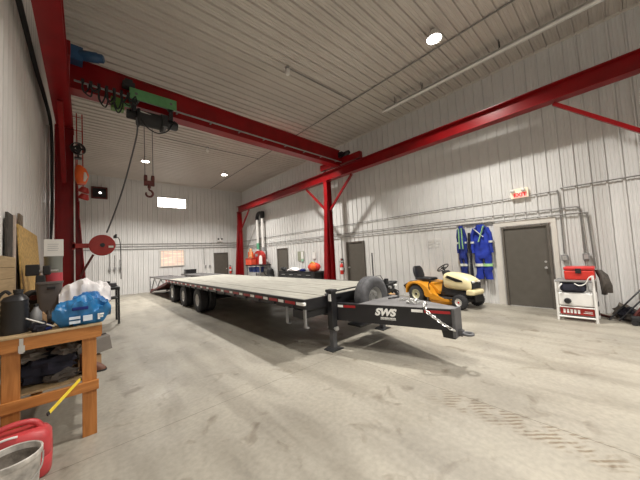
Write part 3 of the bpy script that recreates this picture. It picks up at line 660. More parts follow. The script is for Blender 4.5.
# small frosted marks: three thin wire hooks/brackets left of coveralls
t = thing('wall_bracket', 'faint white wire bracket on the right wall left of the coveralls', 'bracket', (RW - .035, 4.05, 1.95))
m = MB(); 
for i in range(3): m.tube([(-.01, -.22 + .05 * i, -.1 * i), (-.03, 0, -.1 * i + .02), (-.01, .22, -.1 * i - .02)], .008, 6)
m.build('wires', M_WHITE, t)
# wall notices far along right wall
t = thing('notice_board', 'olive and white notice board on the right wall beyond the middle column', 'notice board', (RW - .03, 11.1, 1.35)); MB().bb(-.02, 0, 0, .55, 0, .52).build('board', mat('olive_board', (.26, .27, .20), .6), t)
MB().bb(-.026, -.02, .04, .24, .12, .50).build('paper', M_WHITE, t); MB().bb(-.026, -.0205, .05, .22, -.02, .09).build('paper', mat('green_paper', (.25, .5, .35)), t)
t = thing('wall_clipboard', 'small white clipboard on the right wall left of the middle column', 'clipboard', (RW - .03, 10.15, 1.45)); MB().bb(-.02, 0, 0, .25, 0, .38).build('board', M_WHITE, t); MB().bb(-.03, -.02, .08, .17, .34, .40).build('clip', M_RIM, t)

# ------------------------------------------------------------------ far right: work bench + fume arm
t = thing('tool_bench', 'long black steel bench along the right wall between two red columns', 'bench', (8.25, 11.0, 0))
MB().bb(-.32, .36, -1.6, 1.5, .80, .86).build('bench_top', M_BLACK, t, bevel=.005)
MB().bb(-.28, .34, -1.44, 1.34, .15, .42).build('lower_shelf', M_MATT, t)
for i in range(4): q = MB().bb(-.31, .32, -1.44 + i * .70, -1.44 + i * .70 + .68, .45, .795).build('drawer', M_MATT, t, bevel=.004); MB().bb(-.335, -.311, -1.25 + i * .70, -.95 + i * .70, .68, .70).build('drawer_handle', M_RIM, q)
for a in (-.28, .30):
    for b_ in (-1.5, 1.4): MB().bb(a - .03, a + .03, b_ - .03, b_ + .03, 0, .80).build('leg', M_BLACK, t)
t = thing('duffel_bag', 'orange and red soft bag on the black bench by the middle column', 'bag', (8.2, 9.75, .862))
MB().blob((0, 0, .20), (.22, .40, .22), .1, 4, 22, 3, 0).build('bag_body', M_BRED, t, smooth=True)
MB().blob((-.12, -.10, .22), (.14, .20, .19), .1, 4, 18, 5, 0.01).build('orange_panel', M_ORANGE, t, smooth=True)
MB().tube(smooth_path([(-.1, -.25, .3), (-.12, -.05, .46), (-.1, .2, .36)]), .02, 8).build('strap', mat('lime_strap', (.5, .6, .1)), t, smooth=True)
t = thing('white_sack', 'small white sack lying on the black bench left of the orange bag', 'sack', (8.15, 11.2, .862)); MB().blob((0, 0, .08), (.2, .45, .11), .2, 4, 20, 8, 0).build('sack_body', M_WBAG, t, smooth=True); MB().blob((-.05, .5, .05), (.1, .12, .06), .2, 4, 12, 9, 0).build('sack_neck', M_WBAG, t, smooth=True)
t = thing('blue_rag', 'dark blue rag on the black bench beside the orange bag', 'rag', (8.1, 10.5, .862)); MB().blob((0, 0, .05), (.14, .18, .08), .3, 5, 16, 2, 0).build('rag_cloth', M_DNAVY, t, smooth=True)
t = thing('bench_grinder', 'small black grinder on the black bench beside the far grey door', 'grinder', (8.1, 12.2, .862))
m = MB(); m.cyl((0, -.10, .12), (0, .10, .12), .08); m.build('motor_body', M_BLACK, t, smooth=True); MB().bb(-.07, .07, -.08, .08, 0, .05).build('base', M_MATT, t)
for s_ in (-1, 1): MB().cyl((0, s_ * .14, .12), (0, s_ * .18, .12), .09).build('grinding_wheel', M_DGREY, t, smooth=True)

t = thing('work_table', 'small dark table with blue bins below, beside the far right column', 'table', (8.1, 15.1, 0))
MB().bb(-.35, .4, -.95, .95, 1.16, 1.22).build('table_top', M_MATT, t)
for a in (-.30, .34):
    for b_ in (-.85, .85): MB().bb(a - .03, a + .03, b_ - .03, b_ + .03, 0, 1.16).build('leg', M_GREY, t)
MB().bb(-.33, .38, -.83, .83, .74, .78).build('lower_shelf', M_GREY, t)
for i in range(3):
    q = thing('blue_bin', ['blue bin under the far dark table, nearest the camera', 'blue bin in the middle under the far dark table', 'blue bin under the far dark table, farthest away'][i], 'bin', (8.0, 14.6 + i * .5, .782), 0, 'blue bins under the far table')
    MB().loft([(0, 0, 0, .18, .18), (0, 0, .26, .21, .21), (0, 0, .27, .22, .22)], 24, sup=.4).build('bin_body', mat('blue_bin_plastic', (.012, .03, .14), .5), q, smooth=True); MB().loft([(0, 0, .271, .22, .22), (0, 0, .29, .22, .22)], 24, sup=.4).build('bin_lid', M_DNAVY, q)
t = thing('red_tool_box', 'orange red box standing on the far dark table', 'tool box', (7.86, 15.50, 1.222))
MB().bb(-.19, .18, -.38, .38, 0, .36).build('box_body', mat('orange_red_paint', (.62, .07, .03), .4), t, bevel=.02); MB().bb(-.195, .185, -.385, .385, .36, .42).build('box_lid', M_DRED, t, bevel=.01)
MB().tube(smooth_path([(0, -.15, .42), (0, -.12, .49), (0, .12, .49), (0, .15, .42)]), .014, 8).build('handle', M_BLACK, t, smooth=True)
t = thing('welding_hood', 'dark red arched hood machine on the far dark table with a white front', 'machine', (8.22, 15.0, 1.222))
ar = [(-.46 + 0, 0), (-.46, .45)] + [(-.46 * math.cos(a * PI / 10), .45 + .42 * math.sin(a * PI / 10)) for a in range(1, 10)] + [(.46, .45), (.46, 0)]
ar2 = [(y * .0 + p, z) for (p, z) in ar for y in (1,)]
MB().prism([(p * 1.25, z) for p, z in ar], 'yz', -.14, .1).build('arched_body', M_DRED, t, bevel=.01)
MB().prism([(p * .42 - .36, z * .62 + .03) for p, z in ar], 'yz', -.165, -.141).build('white_front', M_WHITE, t, bevel=.004)
MB().bb(-.16, -.141, .0, .30, .5, .68).build('grey_panel', M_GREY, t, bevel=.01)
t = thing('fume_duct', 'tall grey twin duct with black elbow top above the far red machine', 'duct', (8.50, 15.35, 1.70))
for yy in (-.34, .32): MB().cyl((0, yy, .42 if yy < 0 else .1), (0, yy, 2.50), .085, n=20).build('duct_pipe', M_WHITE, t, smooth=True)
m = MB(); m.tube(smooth_path([(0, .32, 2.42), (0, .32, 2.62), (0, .2, 2.78), (0, 0, 2.84), (0, -.2, 2.80), (0, -.34, 2.66), (0, -.34, 2.45)]), .11, 14); m.build('black_elbow', M_BLACK, t, smooth=True)
m = MB(); m.bb(-.1, .1, -.48, -.25, 2.5, 2.9); m.build('elbow_box', M_BLACK, t, bevel=.02)
for z_ in (1.2, 2.2): MB().bb(.03, .185, -.40, .38, z_, z_ + .04).build('wall_bracket', M_GREY, t)
MB().cyl((0, .32, .5), (0, .32, .9), .10).build('green_sleeve', mat('green_duct_sleeve', (.10, .35, .2), .5), t, smooth=True)
MB().cyl((0, -.34, .35), (0, -.34, .6), .13, .09).build('duct_collar', M_GREY, t, smooth=True)
t = thing('orange_jacket', 'orange safety jacket hanging on the right wall behind the far column', 'jacket', (RW - .16, 16.9, 1.45))
MB().loft([(0, 0, i * .1, .07, .26 - .012 * i) for i in range(9)] + [(0, 0, .85, .05, .1)], 20, nz=.04, nf=7).build('torso', mat('pale_orange_cloth', (.9, .45, .22), .8), t, smooth=True)
for s_ in (-1, 1): MB().loft([(0, s_ * .27, i * .09 + .1, .05, .06) for i in range(7)], 14, nz=.02).build('sleeve', M_ORANGE, t, smooth=True)
t = thing('shop_vacuum', 'black shop vacuum standing on the floor beside the far grey door', 'vacuum', (8.3, 13.95, 0))
MB().lathe([(0, .08), (.22, .08), (.24, .12), (.24, .55), (.2, .62), (.2, .66), (.22, .70), (.18, .92), (.1, .98), (0, .99)]).build('tank', M_MATT, t, smooth=True)
for i in range(4): a = i * PI / 2; MB().cyl((math.cos(a) * .2, math.sin(a) * .2 - .02, .045), (math.cos(a) * .2, math.sin(a) * .2 + .02, .045), .045, n=12).build('caster', M_BLACK, t)
MB().tube(smooth_path([(-.2, 0, .5), (-.35, .1, .7), (-.3, .2, 1.0), (-.1, .2, 1.0)]), .025, 8).build('hose', M_BLACK, t, smooth=True)

# ------------------------------------------------------------------ TRAILER
TX, TY = 4.0, 3.5
DZ = .92
t = thing('flatbed_trailer', 'long black flatbed trailer with a weathered plank deck and three axles', 'trailer', (TX, TY, 0))
hw = 1.30; LR = 14.0; LF = 9.8
m = MB()
nb = 11; bw = (2 * hw - .10) / nb
rnd = random.Random(2)
for i in range(nb):
    x_ = -hw + .05 + bw * i; m.bb(x_ + .004, x_ + bw - .004, .06, LF, DZ - .045, DZ - rnd.uniform(0, .006))
m.build('plank_deck', M_PLANK, t)
m = MB(); m.bb(-hw, -hw + .048, 0, LF, DZ - .16, DZ + .002); m.bb(hw - .048, hw, 0, LF, DZ - .16, DZ + .002); m.bb(-hw + .049, hw - .049, 0, .055, DZ - .18, DZ + .002); m.build('perimeter_rail', M_BLACK, t, bevel=.004)
m = MB()
for x_ in (-.5, .5): m.bb(x_ - .07, x_ + .07, .0, 12.8, .50, .53); m.bb(x_ - .07, x_ + .07, .0, 12.8, .83, .86); m.bb(x_ - .008, x_ + .008, .0, 12.8, .53, .83)
m.build('main_beam', M_BLACK, t)
m = MB()
for i in range(20): m.bb(-hw + .05, hw - .05, .35 + i * .49, .42 + i * .49, DZ - .13, DZ - .05)
m.build('crossmember', M_BLACK, t)
# tape: alternating white and red on the near rail
for i in range(20):
    yy = .05 + i * .56
    if yy > 9.6: break
    for s_ in (-1, 1):
        xa = s_ * (hw + .0015)
        MB().box((xa, yy + .10, DZ - .075), (.003, .17, .05)).build('white_reflector', M_WHITEL, t)
        MB().box((xa, yy + .37, DZ - .075), (.003, .30, .05)).build('red_reflector', M_REFR, t)
# stake pockets
for i in range(16): 
    for s_ in (-1, 1): MB().bb(s_ * hw - .0 if s_ > 0 else -hw - .03, hw + .03 if s_ > 0 else -hw, .30 + i * .6, .37 + i * .6, DZ - .155, DZ - .11).build('stake_pocket', M_BLACK, t)
MB().box((-hw - .03, -.02, DZ - .06), (.05, .05, .05)).build('marker_lamp', M_WHITEL, t, bevel=.006)
MB().box((hw + .03, -.02, DZ - .06), (.05, .05, .05)).build('marker_lamp', M_WHITEL, t, bevel=.006)
for yy in (-.0, .52):
    m = MB(); m.bb(-hw + .06 - .03 - .03, -hw + .06 - .0 - .03, yy + .0, yy + .05, .47, DZ - .16); m.bb(-hw + .02, -hw + .07, yy - .01, yy + .06, .45, .47); m.build('hanging_stake', M_GREY, t)
m = MB(); m.bb(-hw - .001, -.60, .05, .35, .60, .74); m.build('under_box', M_MATT, t, bevel=.01)
# axles and wheels
def wheel(parent, x, y, s_):
    tm = MB(); tm.lathe([(.20, -.11), (.30, -.118), (.36, -.112), (.385, -.09), (.388, -.05), (.380, -.045), (.380, -.035), (.388, -.03), (.388, .03), (.380, .035), (.380, .045), (.388, .05), (.385, .09), (.36, .112), (.30, .118), (.20, .11)], (0, 0, 0), (1, 0, 0), 40, closed=True)
    o = tm.build('tyre', M_RUB, parent, loc=(x, y, .388), smooth=True)
    rm = MB(); f_ = s_; rm.lathe([(0, f_ * .02), (.05, f_ * .02), (.05, f_ * .10), (.07, f_ * .10), (.075, f_ * .03), (.14, f_ * .01), (.17, f_ * .05), (.195, f_ * .10), (.205, f_ * .10), (.20, f_ * .0), (0, f_ * -.02)], (0, 0, 0), (1, 0, 0), 32)
    for k in range(8): a = k * PI / 4; rm.cyl((f_ * .02, math.cos(a) * .105, math.sin(a) * .105), (f_ * .055, math.cos(a) * .105, math.sin(a) * .105), .012, n=8)
    rm.build('wheel_rim', M_WRIM, o, smooth=True)
    return o
for ya in (5.7, 7.35, 9.0):
    for s_ in (-1, 1):
        wheel(t, s_ * (hw - .125), ya, s_); wheel(t, s_ * (hw - .39), ya, -s_)
    m = MB(); m.cyl((-hw + .25, ya, .388), (hw - .25, ya, .388), .06); m.bb(-hw + .3, -hw + .42, ya - .06, ya + .06, .3, .5); m.build('axle', M_BLACK, t, smooth=True)
for s_ in (-1, 1):
    m = MB(); 
    for ya in (5.7, 7.35, 9.0):
        pts = [(ya - .5, .52), (ya - .25, .47), (ya, .45), (ya + .25, .47), (ya + .5, .52), (ya + .5, .55), (ya + .25, .505), (ya, .49), (ya - .25, .505), (ya - .5, .55)]
        m.prism(pts, 'yz', s_ * .62 - .04, s_ * .62 + .04)
    m.build('leaf_spring', M_DGREY, t)
    m = MB(); m.bb(s_ * hw - .03 if s_ > 0 else -hw, s_ * hw if s_ > 0 else -hw + .03, 4.4, 4.43, .5, DZ - .16); m.build('mudflap', M_MATT, t)
# beavertail with fold over ramps
m = MB(); 
for x_ in (-hw, -.5, .44, hw - .06): m.prism([(LF, .72), (LF, DZ - .10), (LR, .10), (LR, .02)], 'yz', x_, x_ + .06)
m.prism([(LF, DZ - .12), (LF, DZ - .09), (LR, .12), (LR, .09)], 'yz', -hw + .07, hw - .07); m.build('beavertail', mat('dark_maroon_steel', (.10, .012, .012), .5), t)
for x_ in (-hw, hw - 1.0):
    m = MB(); m.bb(x_, x_ + .05, LF, LR, DZ - .05, DZ); m.bb(x_ + .95, x_ + 1.0, LF, LR, DZ - .05, DZ)
    for i in range(22): m.bb(x_ + .05, x_ + .95, LF + .02 + i * .19, LF + .13 + i * .19, DZ - .03, DZ - .005)
    rp = m.build('fold_ramp', M_PLATE, t)
    m = MB(); xx_ = x_ + .02 if x_ < 0 else x_ + .98
    for a, b_ in (((LF + .6, .62), (LF + 1.4, DZ - .05)), ((LF + 2.1, .48), (LF + 1.4, DZ - .05)), ((LF + 2.1, .48), (LF + 2.9, DZ - .05)), ((LR - .5, .25), (LF + 2.9, DZ - .05)), ((LR - .03, .1), (LR - .03, DZ - .05)), ((LR - .5, .25), (LR - .03, DZ - .05))): m.beam((xx_, a[0], a[1]), (xx_, b_[0], b_[1]), .035, .05)
    m.build('ramp_strut', M_GREY, rp)
m = MB(); m.bb(-hw + .01, hw - .01, LR - .001, LR + .06, .10, .22); m.build('rear_bumper', M_DRED, t)
# A-frame tongue
zt, zb = .785, .49
def tongue_side(s_):
    a = Vector((s_ * .68, -.10, 0)); b_ = Vector((-.15 if s_ < 0 else .03, -1.87, 0)); d = (b_ - a).normalized(); nrm = Vector((d.y, -d.x, 0)) * (1 if s_ < 0 else -1)
    if nrm.x * s_ < 0: nrm = -nrm
    m = MB()
    def slab(o0, o1, z0, z1):
        p = [a + nrm * o0, b_ + nrm * o0, b_ + nrm * o1, a + nrm * o1]
        m.add([(q.x, q.y, z) for z in (z0, z1) for q in p], [(0, 1, 2, 3), (4, 7, 6, 5), (0, 4, 5, 1), (1, 5, 6, 2), (2, 6, 7, 3), (3, 7, 4, 0)])
    slab(-.11, .0, zb, zb + .014); slab(-.11, .0, zt - .014, zt); slab(-.006, 0, zb + .014, zt - .014)
    m.build('tongue_beam', M_BLACK, t)
    return a, b_, nrm, d
aL, bL, nL, dL = tongue_side(-1); aR, bR, nR, dR = tongue_side(1)
for s_, (a, b_, nrm, d) in ((-1, (aL, bL, nL, dL)), (1, (aR, bR, nR, dR))):
    L_ = (b_ - a).length
    for q0, q1, mt, nm in ((.02, .075, M_WHITEL, 'white_reflector'), (.08, .20, M_REFR, 'red_reflector'), (.70, .79, M_WHITEL, 'white_reflector'), (.80, .99, M_REFR, 'red_reflector')):
        p, q = a + d * L_ * q0 + nrm * .002, a + d * L_ * q1 + nrm * .002
        MB().beam((p.x, p.y, zt - .045), (q.x, q.y, zt - .045), .004, .04).build(nm, mt, t)
m = MB(); m.prism([(-.56, -.50), (-.15, -1.87), (.03, -1.87), (.53, -.50)], 'xy', zt + .001, zt + .009); m.build('tongue_plate', M_PLATE, t)
m = MB(); m.bb(-.175, .055, -1.915, -1.871, zb - .09, zt + .02); m.build('nose_plate', M_DGREY, t, bevel=.006)
m = MB(); m.prism([(-.15, zb - .001), (.03, zb - .001), (-.02, zb - .13), (-.10, zb - .13)], 'xz', -1.87, -1.70); m.build('coupler_bracket', M_BLACK, t, bevel=.005)
m = MB(); m.bb(-.10, -.02, -1.97, -1.916, .42, .50); ring = [(-.06 + math.cos(a) * .06, -2.03 + math.sin(a) * .06, .46) for a in [i * 2 * PI / 24 for i in range(24)]]; m.tube(ring, .02, 10, closed=True); m.build('pintle_ring', M_DGREY, t, smooth=True)
# lettering on the near tongue beam
ctr = aL + (bL - aL) * .475 + nL * .004
rz = math.atan2(dL.y, dL.x)
text_mesh('lettering', 'SWS', .15, M_WHITEL, t, (ctr.x, ctr.y, zt - .105), (PI / 2, 0, rz), .002, 1.1, .3)
c2 = aL + (bL - aL) * .50 + nL * .004
m = MB(); rl = random.Random(5); xk = -.115
while xk < .13:
    wk = rl.uniform(.008, .018); m.bb(xk, xk + wk, -.001, .001, -.012, .012); xk += wk + .006
m.bb(-.12, .13, -.001, .001, -.026, -.020)
o = m.build('small_lettering', M_WHITEL, t, loc=(c2.x, c2.y, zt - .19), rotz=rz)
m = MB(); m.bb(-.45, .55, -.44, -.14, .365, .394); m.build('wheel_cradle', M_BLACK, t)
# landing legs
for s_, yy in ((-1, -.07), (1, .0)):
    x_ = -.755 if s_ < 0 else .78
    m = MB(); m.bb(x_ - .06, x_ + .06, yy - .06, yy + .06, .34, 1.0); lg = m.build('landing_leg', M_BLACK, t, bevel=.006)
    m = MB(); m.bb(x_ - .045, x_ + .045, yy - .045, yy + .045, .03, .345); m.build('inner_leg', M_DGREY, lg)
    m = MB(); m.prism([(x_ - .14, 0), (x_ + .14, 0), (x_ + .14, .012), (x_ + .05, .035), (x_ - .05, .035), (x_ - .14, .012)], 'xz', yy - .11, yy + .11); m.build('foot_plate', M_MATT, lg)
    m = MB(); m.bb(x_ - .075, x_ + .075, yy - .075, yy + .075, .985, 1.035); m.build('leg_cap', M_MATT, lg, bevel=.008)
    m = MB(); m.cyl((x_ - .02, yy - .1, .37), (x_ - .02, yy + .1, .37), .02, n=12); m.box((x_ + .0, yy - .1, .37), (.06, .03, .06)); m.build('leg_pin', M_RIM, lg)
    m = MB(); m.bb(min(x_, x_ - s_ * .2), max(x_, x_ - s_ * .2), yy - .05, yy + .05, .55, .75); m.build('leg_bracket', M_BLACK, lg)
MB().box((-.825, -.10, .90), (.012, .06, .12)).build('white_sticker', M_WHITEL, t)
m = MB(); m.cyl((-.68, -.07, .99), (.71, .0, .99), .014, n=10); m.build('cross_shaft', M_BLACK, t, smooth=True)
m = MB(); m.tube([(-.83, -.07, .97), (-.90, -.07, .97), (-.90, -.14, .97), (-.96, -.14, .97)], .010, 8); m.build('crank_handle', M_BLACK, t, smooth=True)
# spare wheel on the tongue
sx_, sy_ = 4.09, 3.21
t2 = thing('spare_wheel', 'dusty grey spare tyre on a silver rim standing upright between the trailer tongue beams', 'wheel', (sx_, sy_, .395))
R_ = .40
m = MB(); m.lathe([(.20, -.10), (.30, -.122), (.365, -.115), (.39, -.095), (.398, -.055), (.388, -.05), (.388, -.035), (.398, -.03), (.398, .03), (.388, .035), (.388, .05), (.398, .055), (.39, .095), (.365, .115), (.30, .122), (.20, .10)], (0, 0, 0), (0, 1, 0), 44, closed=True)
ty_ = m.build('tyre', M_RUBG, t2, loc=(0, 0, R_), smooth=True); ty_.rotation_euler = (-.0, 0, 0)
m = MB(); m.lathe([(0, -.0), (.06, .0), (.07, -.03), (.14, -.04), (.155, -.0), (.18, -.07), (.205, -.10), (.205, .06), (0, .04)], (0, 0, 0), (0, 1, 0), 32); 
for k in range(8): a = k * PI / 4; m.cyl((math.cos(a) * .105, -.03, math.sin(a) * .105), (math.cos(a) * .105, -.06, math.sin(a) * .105), .013, n=8)
m.build('wheel_rim', M_RIM, t2, loc=(0, 0, R_), smooth=True)
t2 = thing('air_brake_valve', 'black brake valve unit beside the spare tyre on the trailer tongue', 'valve', (4.62, 3.22, .800))
MB().bb(-.05, .05, -.05, .05, -.01, .18).build('valve_body', M_BLACK, t2, bevel=.01); MB().cyl((0, 0, .18), (0, 0, .29), .045).build('valve_cap', M_MATT, t2, smooth=True); MB().cyl((.0, -.06, .12), (.0, -.10, .12), .03).build('port', M_RIM, t2)
t2 = thing('gravel_band', 'air hose', 'hose', (0, 0, 0)) if False else None
m = MB(); m.tube(smooth_path([(4.62, 3.10, .91), (4.66, 2.98, .85), (4.45, 2.85, .815), (4.28, 2.75, .812), (4.05, 2.8, .812)]), .012, 8); tag(m.build('air_hose', M_BLACK, smooth=True), 'thin black air hose lying on the grey tongue plate before the spare tyre', 'hose')
# antenna like rod behind the spare
t2 = thing('marker_rod', 'thin black upright rod with a base on the floor behind the spare tyre', 'rod', (6.2, 4.75, 0)); MB().cyl((0, 0, .02), (0, 0, 1.62), .018, n=10).build('rod', M_BLACK, t2, smooth=True); MB().cyl((0, 0, 0), (0, 0, .02), .14).build('base', M_MATT, t2, smooth=True)
# safety chain
def chain(path, pitch=.042, rl_=.030, wr=.0065):
    pts = smooth_path(path, 14); acc = [0]
    for i in range(1, len(pts)): acc.append(acc[-1] + (pts[i] - pts[i - 1]).length)
    m = MB(); n = int(acc[-1] / pitch); j = 0
    for k in range(n):
        s_ = k * pitch
        while acc[j + 1] < s_ and j < len(acc) - 2: j += 1
        q = (s_ - acc[j]) / max(1e-6, acc[j + 1] - acc[j]); c = pts[j].lerp(pts[j + 1], q); d = (pts[j + 1] - pts[j]).normalized()
        sd = d.cross(Vector((0, 0, 1))); sd = sd.normalized() if sd.length > .05 else Vector((1, 0, 0)); uu = sd.cross(d)
        a_ = sd if k % 2 else uu; a_ = (sd + uu).normalized() if k % 2 else (sd - uu).normalized()
        ring = [c + d * math.cos(z) * rl_ + a_ * math.sin(z) * rl_ * .62 for z in [i * 2 * PI / 10 for i in range(10)]]
        m.tube(ring, wr, 5, closed=True)
    return m
cp = [(4.0, 2.55, .82), (4.16, 2.42, .82), (4.12, 2.28, .82), (3.93, 2.36, .82), (3.88, 2.22, .82), (3.99, 2.08, .82), (3.86, 2.03, .82), (3.72, 1.96, .82), (3.665, 1.90, .76), (3.70, 1.80, .67), (3.74, 1.70, .59), (3.77, 1.60, .53), (3.78, 1.53, .51)]
tag(chain(cp).build('safety_chain', M_CHROME, smooth=True), 'silver safety chain draped over the side of the trailer tongue', 'chain')
t2 = thing('carton', 'small tan carton on the floor behind the spare tyre', 'block', (6.55, 4.55, 0)); MB().bb(-.16, .16, -.16, .16, 0, .42).build('box_body', M_CARD, t2, bevel=.01); MB().bb(-.165, .165, -.03, .03, .421, .424).build('tape', M_STICK, t2)

# ------------------------------------------------------------------ LAWN TRACTOR  (local +x forward)
t = thing('lawn_tractor', 'cream and yellow ride on lawn tractor with black seat by the right wall', 'lawn tractor', (7.92, 3.39, 0), -math.radians(102))
def tw(x, y, rr, wd, nm, rim):
    m = MB(); h = wd / 2
    m.lathe([(rr * .5, -h * .9), (rr * .8, -h), (rr * .95, -h * .85), (rr, -h * .5), (rr, h * .5), (rr * .95, h * .85), (rr * .8, h), (rr * .5, h * .9)], (0, 0, 0), (0, 1, 0), 32, closed=True)
    for k in range(20):
        a = k * 2 * PI / 20; m.box((math.sin(a) * rr, 0, math.cos(a) * rr), (.02, wd * .8, .014), (0, a, .0))
    o = m.build('tyre', M_RUB, t, loc=(x, y, rr + .007), smooth=True)
    s_ = -1 if y < 0 else 1
    m = MB(); m.lathe([(0, s_ * h * .75), (rr * .15, s_ * h * .75), (rr * .2, s_ * h * .4), (rr * .42, s_ * h * .5), (rr * .52, s_ * h * .92), (rr * .55, s_ * h * .9), (rr * .5, 0), (0, 0)], (0, 0, 0), (0, 1, 0), 28); m.build('wheel_rim', rim, o, smooth=True)
    m = MB(); m.lathe([(0, s_ * h * .82), (rr * .14, s_ * h * .8), (rr * .14, s_ * h * .5)], (0, 0, 0), (0, 1, 0), 14); m.build('hub_cap', M_BRED if rr < .22 else M_BLACK, o, smooth=True)
M_RIMC = mat('cream_wheel_rim', (.62, .60, .42), .4)
tw(-.78, -.36, .275, .24, 'rear', M_RIMC); tw(-.78, .36, .275, .24, 'rear', M_RIMC)
tw(.56, -.38, .185, .16, 'front', M_WHITE); tw(.56, .38, .185, .16, 'front', M_WHITE)
m = MB(); m.bb(-1.0, .8, -.16, .16, .26, .38); m.bb(.50, .62, -.3, .3, .15, .22); m.bb(-.84, -.72, -.26, .26, .22, .34); m.build('chassis', M_BLACK, t)
# hood: loft along x built from rings in yz
def xloft(rings, n=24, sup=.6):
    m = MB(); vs = []
    for (x, zc_, hy_, hz_) in rings:
        for i in range(n):
            a = 2 * PI * i / n; c_, s__ = math.cos(a), math.sin(a)
            vs.append((x, math.copysign(abs(c_) ** sup, c_) * hy_, zc_ + math.copysign(abs(s__) ** sup, s__) * hz_))
    fs = []
    for k in range(len(rings) - 1):
        for i in range(n): fs.append((k * n + i, k * n + (i + 1) % n, (k + 1) * n + (i + 1) % n, (k + 1) * n + i))
    fs += [tuple(range(n - 1, -1, -1)), tuple((len(rings) - 1) * n + k for k in range(n))]
    m.add(vs, fs); return m
hd = xloft([(.02, .70, .235, .21), (.10, .70, .25, .235), (.30, .69, .26, .235), (.55, .665, .255, .215), (.68, .64, .24, .185), (.76, .62, .22, .165), (.80, .61, .18, .13)]).build('hood', M_CREAM, t, smooth=True)
MB().prism([(.0, .50), (.0, .30), (.75, .30), (.82, .48), (.60, .44)], 'xz', -.20, .20).build('engine_cover', M_MATT, t, bevel=.01)
for s_ in (-1, 1):
    MB().prism([(.10, .80), (.16, .86), (.58, .74), (.60, .70), (.40, .70)], 'xz', s_ * .255, s_ * .268).build('hood_vent', M_BLACK, hd, bevel=.003)
m = MB(); m.prism([(.74, .50), (.805, .52), (.815, .66), (.79, .72), (.76, .74)], 'xz', -.19, .19); m.build('grille', M_BLACK, hd, bevel=.012)
m = MB()
for i in range(5): m.bb(.816, .822, -.17, .17, .53 + i * .026, .538 + i * .026)
m.build('grille_bars', M_DGREY, hd)
for s_ in (-1, 1): MB().box((.795, s_ * .12, .70), (.05, .11, .05), (0, .5, 0)).build('headlight', M_WHITE, hd, bevel=.012)
MB().prism([(.66, .50), (.85, .50), (.87, .43), (.83, .36), (.64, .36)], 'xz', -.24, .24).build('front_bumper', M_CREAM, t, bevel=.03)
MB().bb(.83, .86, -.18, .18, .20, .359).build('bumper_guard', M_BLACK, t, bevel=.01)
# dash, column and wheel
MB().prism([(-.16, .36), (.06, .36), (.06, .88), (-.02, .98), (-.10, .96), (-.06, .80)], 'xz', -.13, .13).build('dash_tower', M_MATT, t, bevel=.02)
m = MB(); m.cyl((-.05, 0, .94), (-.13, 0, 1.04), .02); sw = m.build('steering_column', M_BLACK, t, smooth=True)
ax_ = Vector((-.08, 0, .10)).normalized(); s1 = Vector((0, 1, 0)); s2v = ax_.cross(s1); cc = Vector((-.135, 0, 1.045))
m = MB(); m.tube([cc + (s1 * math.cos(a) + s2v * math.sin(a)) * .17 for a in [i * 2 * PI / 28 for i in range(28)]], .015, 8, closed=True)
for a in (0, 2.1, 4.2): m.cyl(cc, cc + (s1 * math.cos(a) + s2v * math.sin(a)) * .165, .013, n=8)
m.cyl(cc - ax_ * .02, cc + ax_ * .02, .045); m.build('steering_wheel', M_BLACK, sw, smooth=True)
# yellow body: fenders + side, foot deck
for s_ in (-1, 1):
    y0, y1 = (s_ * .24, s_ * .50)
    arc = [(-.78 + .33 * math.cos(a), .285 + .31 * math.sin(a)) for a in [PI * (1.0 - i / 10) for i in range(11)]]
    outer = [(-1.15, .30), (-1.13, .52), (-1.02, .63), (-.80, .66), (-.52, .62), (-.35, .52), (-.22, .34), (-.15, .28), (-.15, .23), (-.40, .23)]
    poly = outer + arc[::-1]
    MB().prism(poly, 'xz', min(y0, y1), max(y0, y1)).build('fender', M_YEL, t, bevel=.018)
    MB().bb(-.30, .30, min(y0, y1) + .02, max(y0, y1) - .02, .235, .265).build('foot_deck', M_MATT, t, bevel=.008)
    MB().prism([(-.25, .27), (-.17, .38), (.20, .25), (.34, .25), (.34, .18), (-.25, .2)], 'xz', s_ * .505 - .012, s_ * .505 + .012).build('side_skirt', M_YEL, t, bevel=.006)
MB().bb(-1.08, -.30, -.235, .235, .36, .63).build('seat_platform', M_YEL, t, bevel=.02)
MB().prism([(-.34, .36), (-.14, .30), (-.14, .40), (-.30, .56), (-.34, .60)], 'xz', -.23, .23).build('centre_tunnel', M_YEL, t, bevel=.02)
st = xloft([(-.99, .70, .20, .035), (-.90, .71, .23, .05), (-.70, .70, .24, .055), (-.52, .71, .22, .05), (-.46, .705, .17, .03)]).build('seat', M_BLACK, t, smooth=True)
m = MB(); vs = []
m.loft([(-.97, 0, .72, .05, .20), (-1.0, 0, .82, .055, .225), (-1.03, 0, .94, .055, .22), (-1.055, 0, 1.03, .05, .19), (-1.07, 0, 1.09, .035, .13)], 22, sup=.7); m.build('backrest', M_BLACK, t, smooth=True)
m = MB(); m.loft([(0, 0, 0, .31, .43), (0, 0, .10, .38, .50), (0, 0, .13, .34, .46)], 28, sup=.6); md_ = m.build('mower_deck', M_YEL, t, loc=(-.08, 0, .075), smooth=True)
m = MB(); m.tube([(-.30, -.44, .3), (-.30, -.46, .62), (-.26, -.46, .66)], .012, 8); m.cyl((-.26, -.46, .64), (-.24, -.46, .70), .022, n=10); m.build('lift_lever', M_BLACK, t, smooth=True)
m = MB(); m.bb(-1.22, -1.09, -.25, .25, .28, .40); m.prism([(-1.55, .46), (-1.22, .62), (-1.16, .40), (-1.30, .28), (-1.45, .34)], 'xz', -.16, .16); m.build('rear_bracket', M_BLACK, t, bevel=.01)

t.scale = (1.02, 1.02, 1.02)
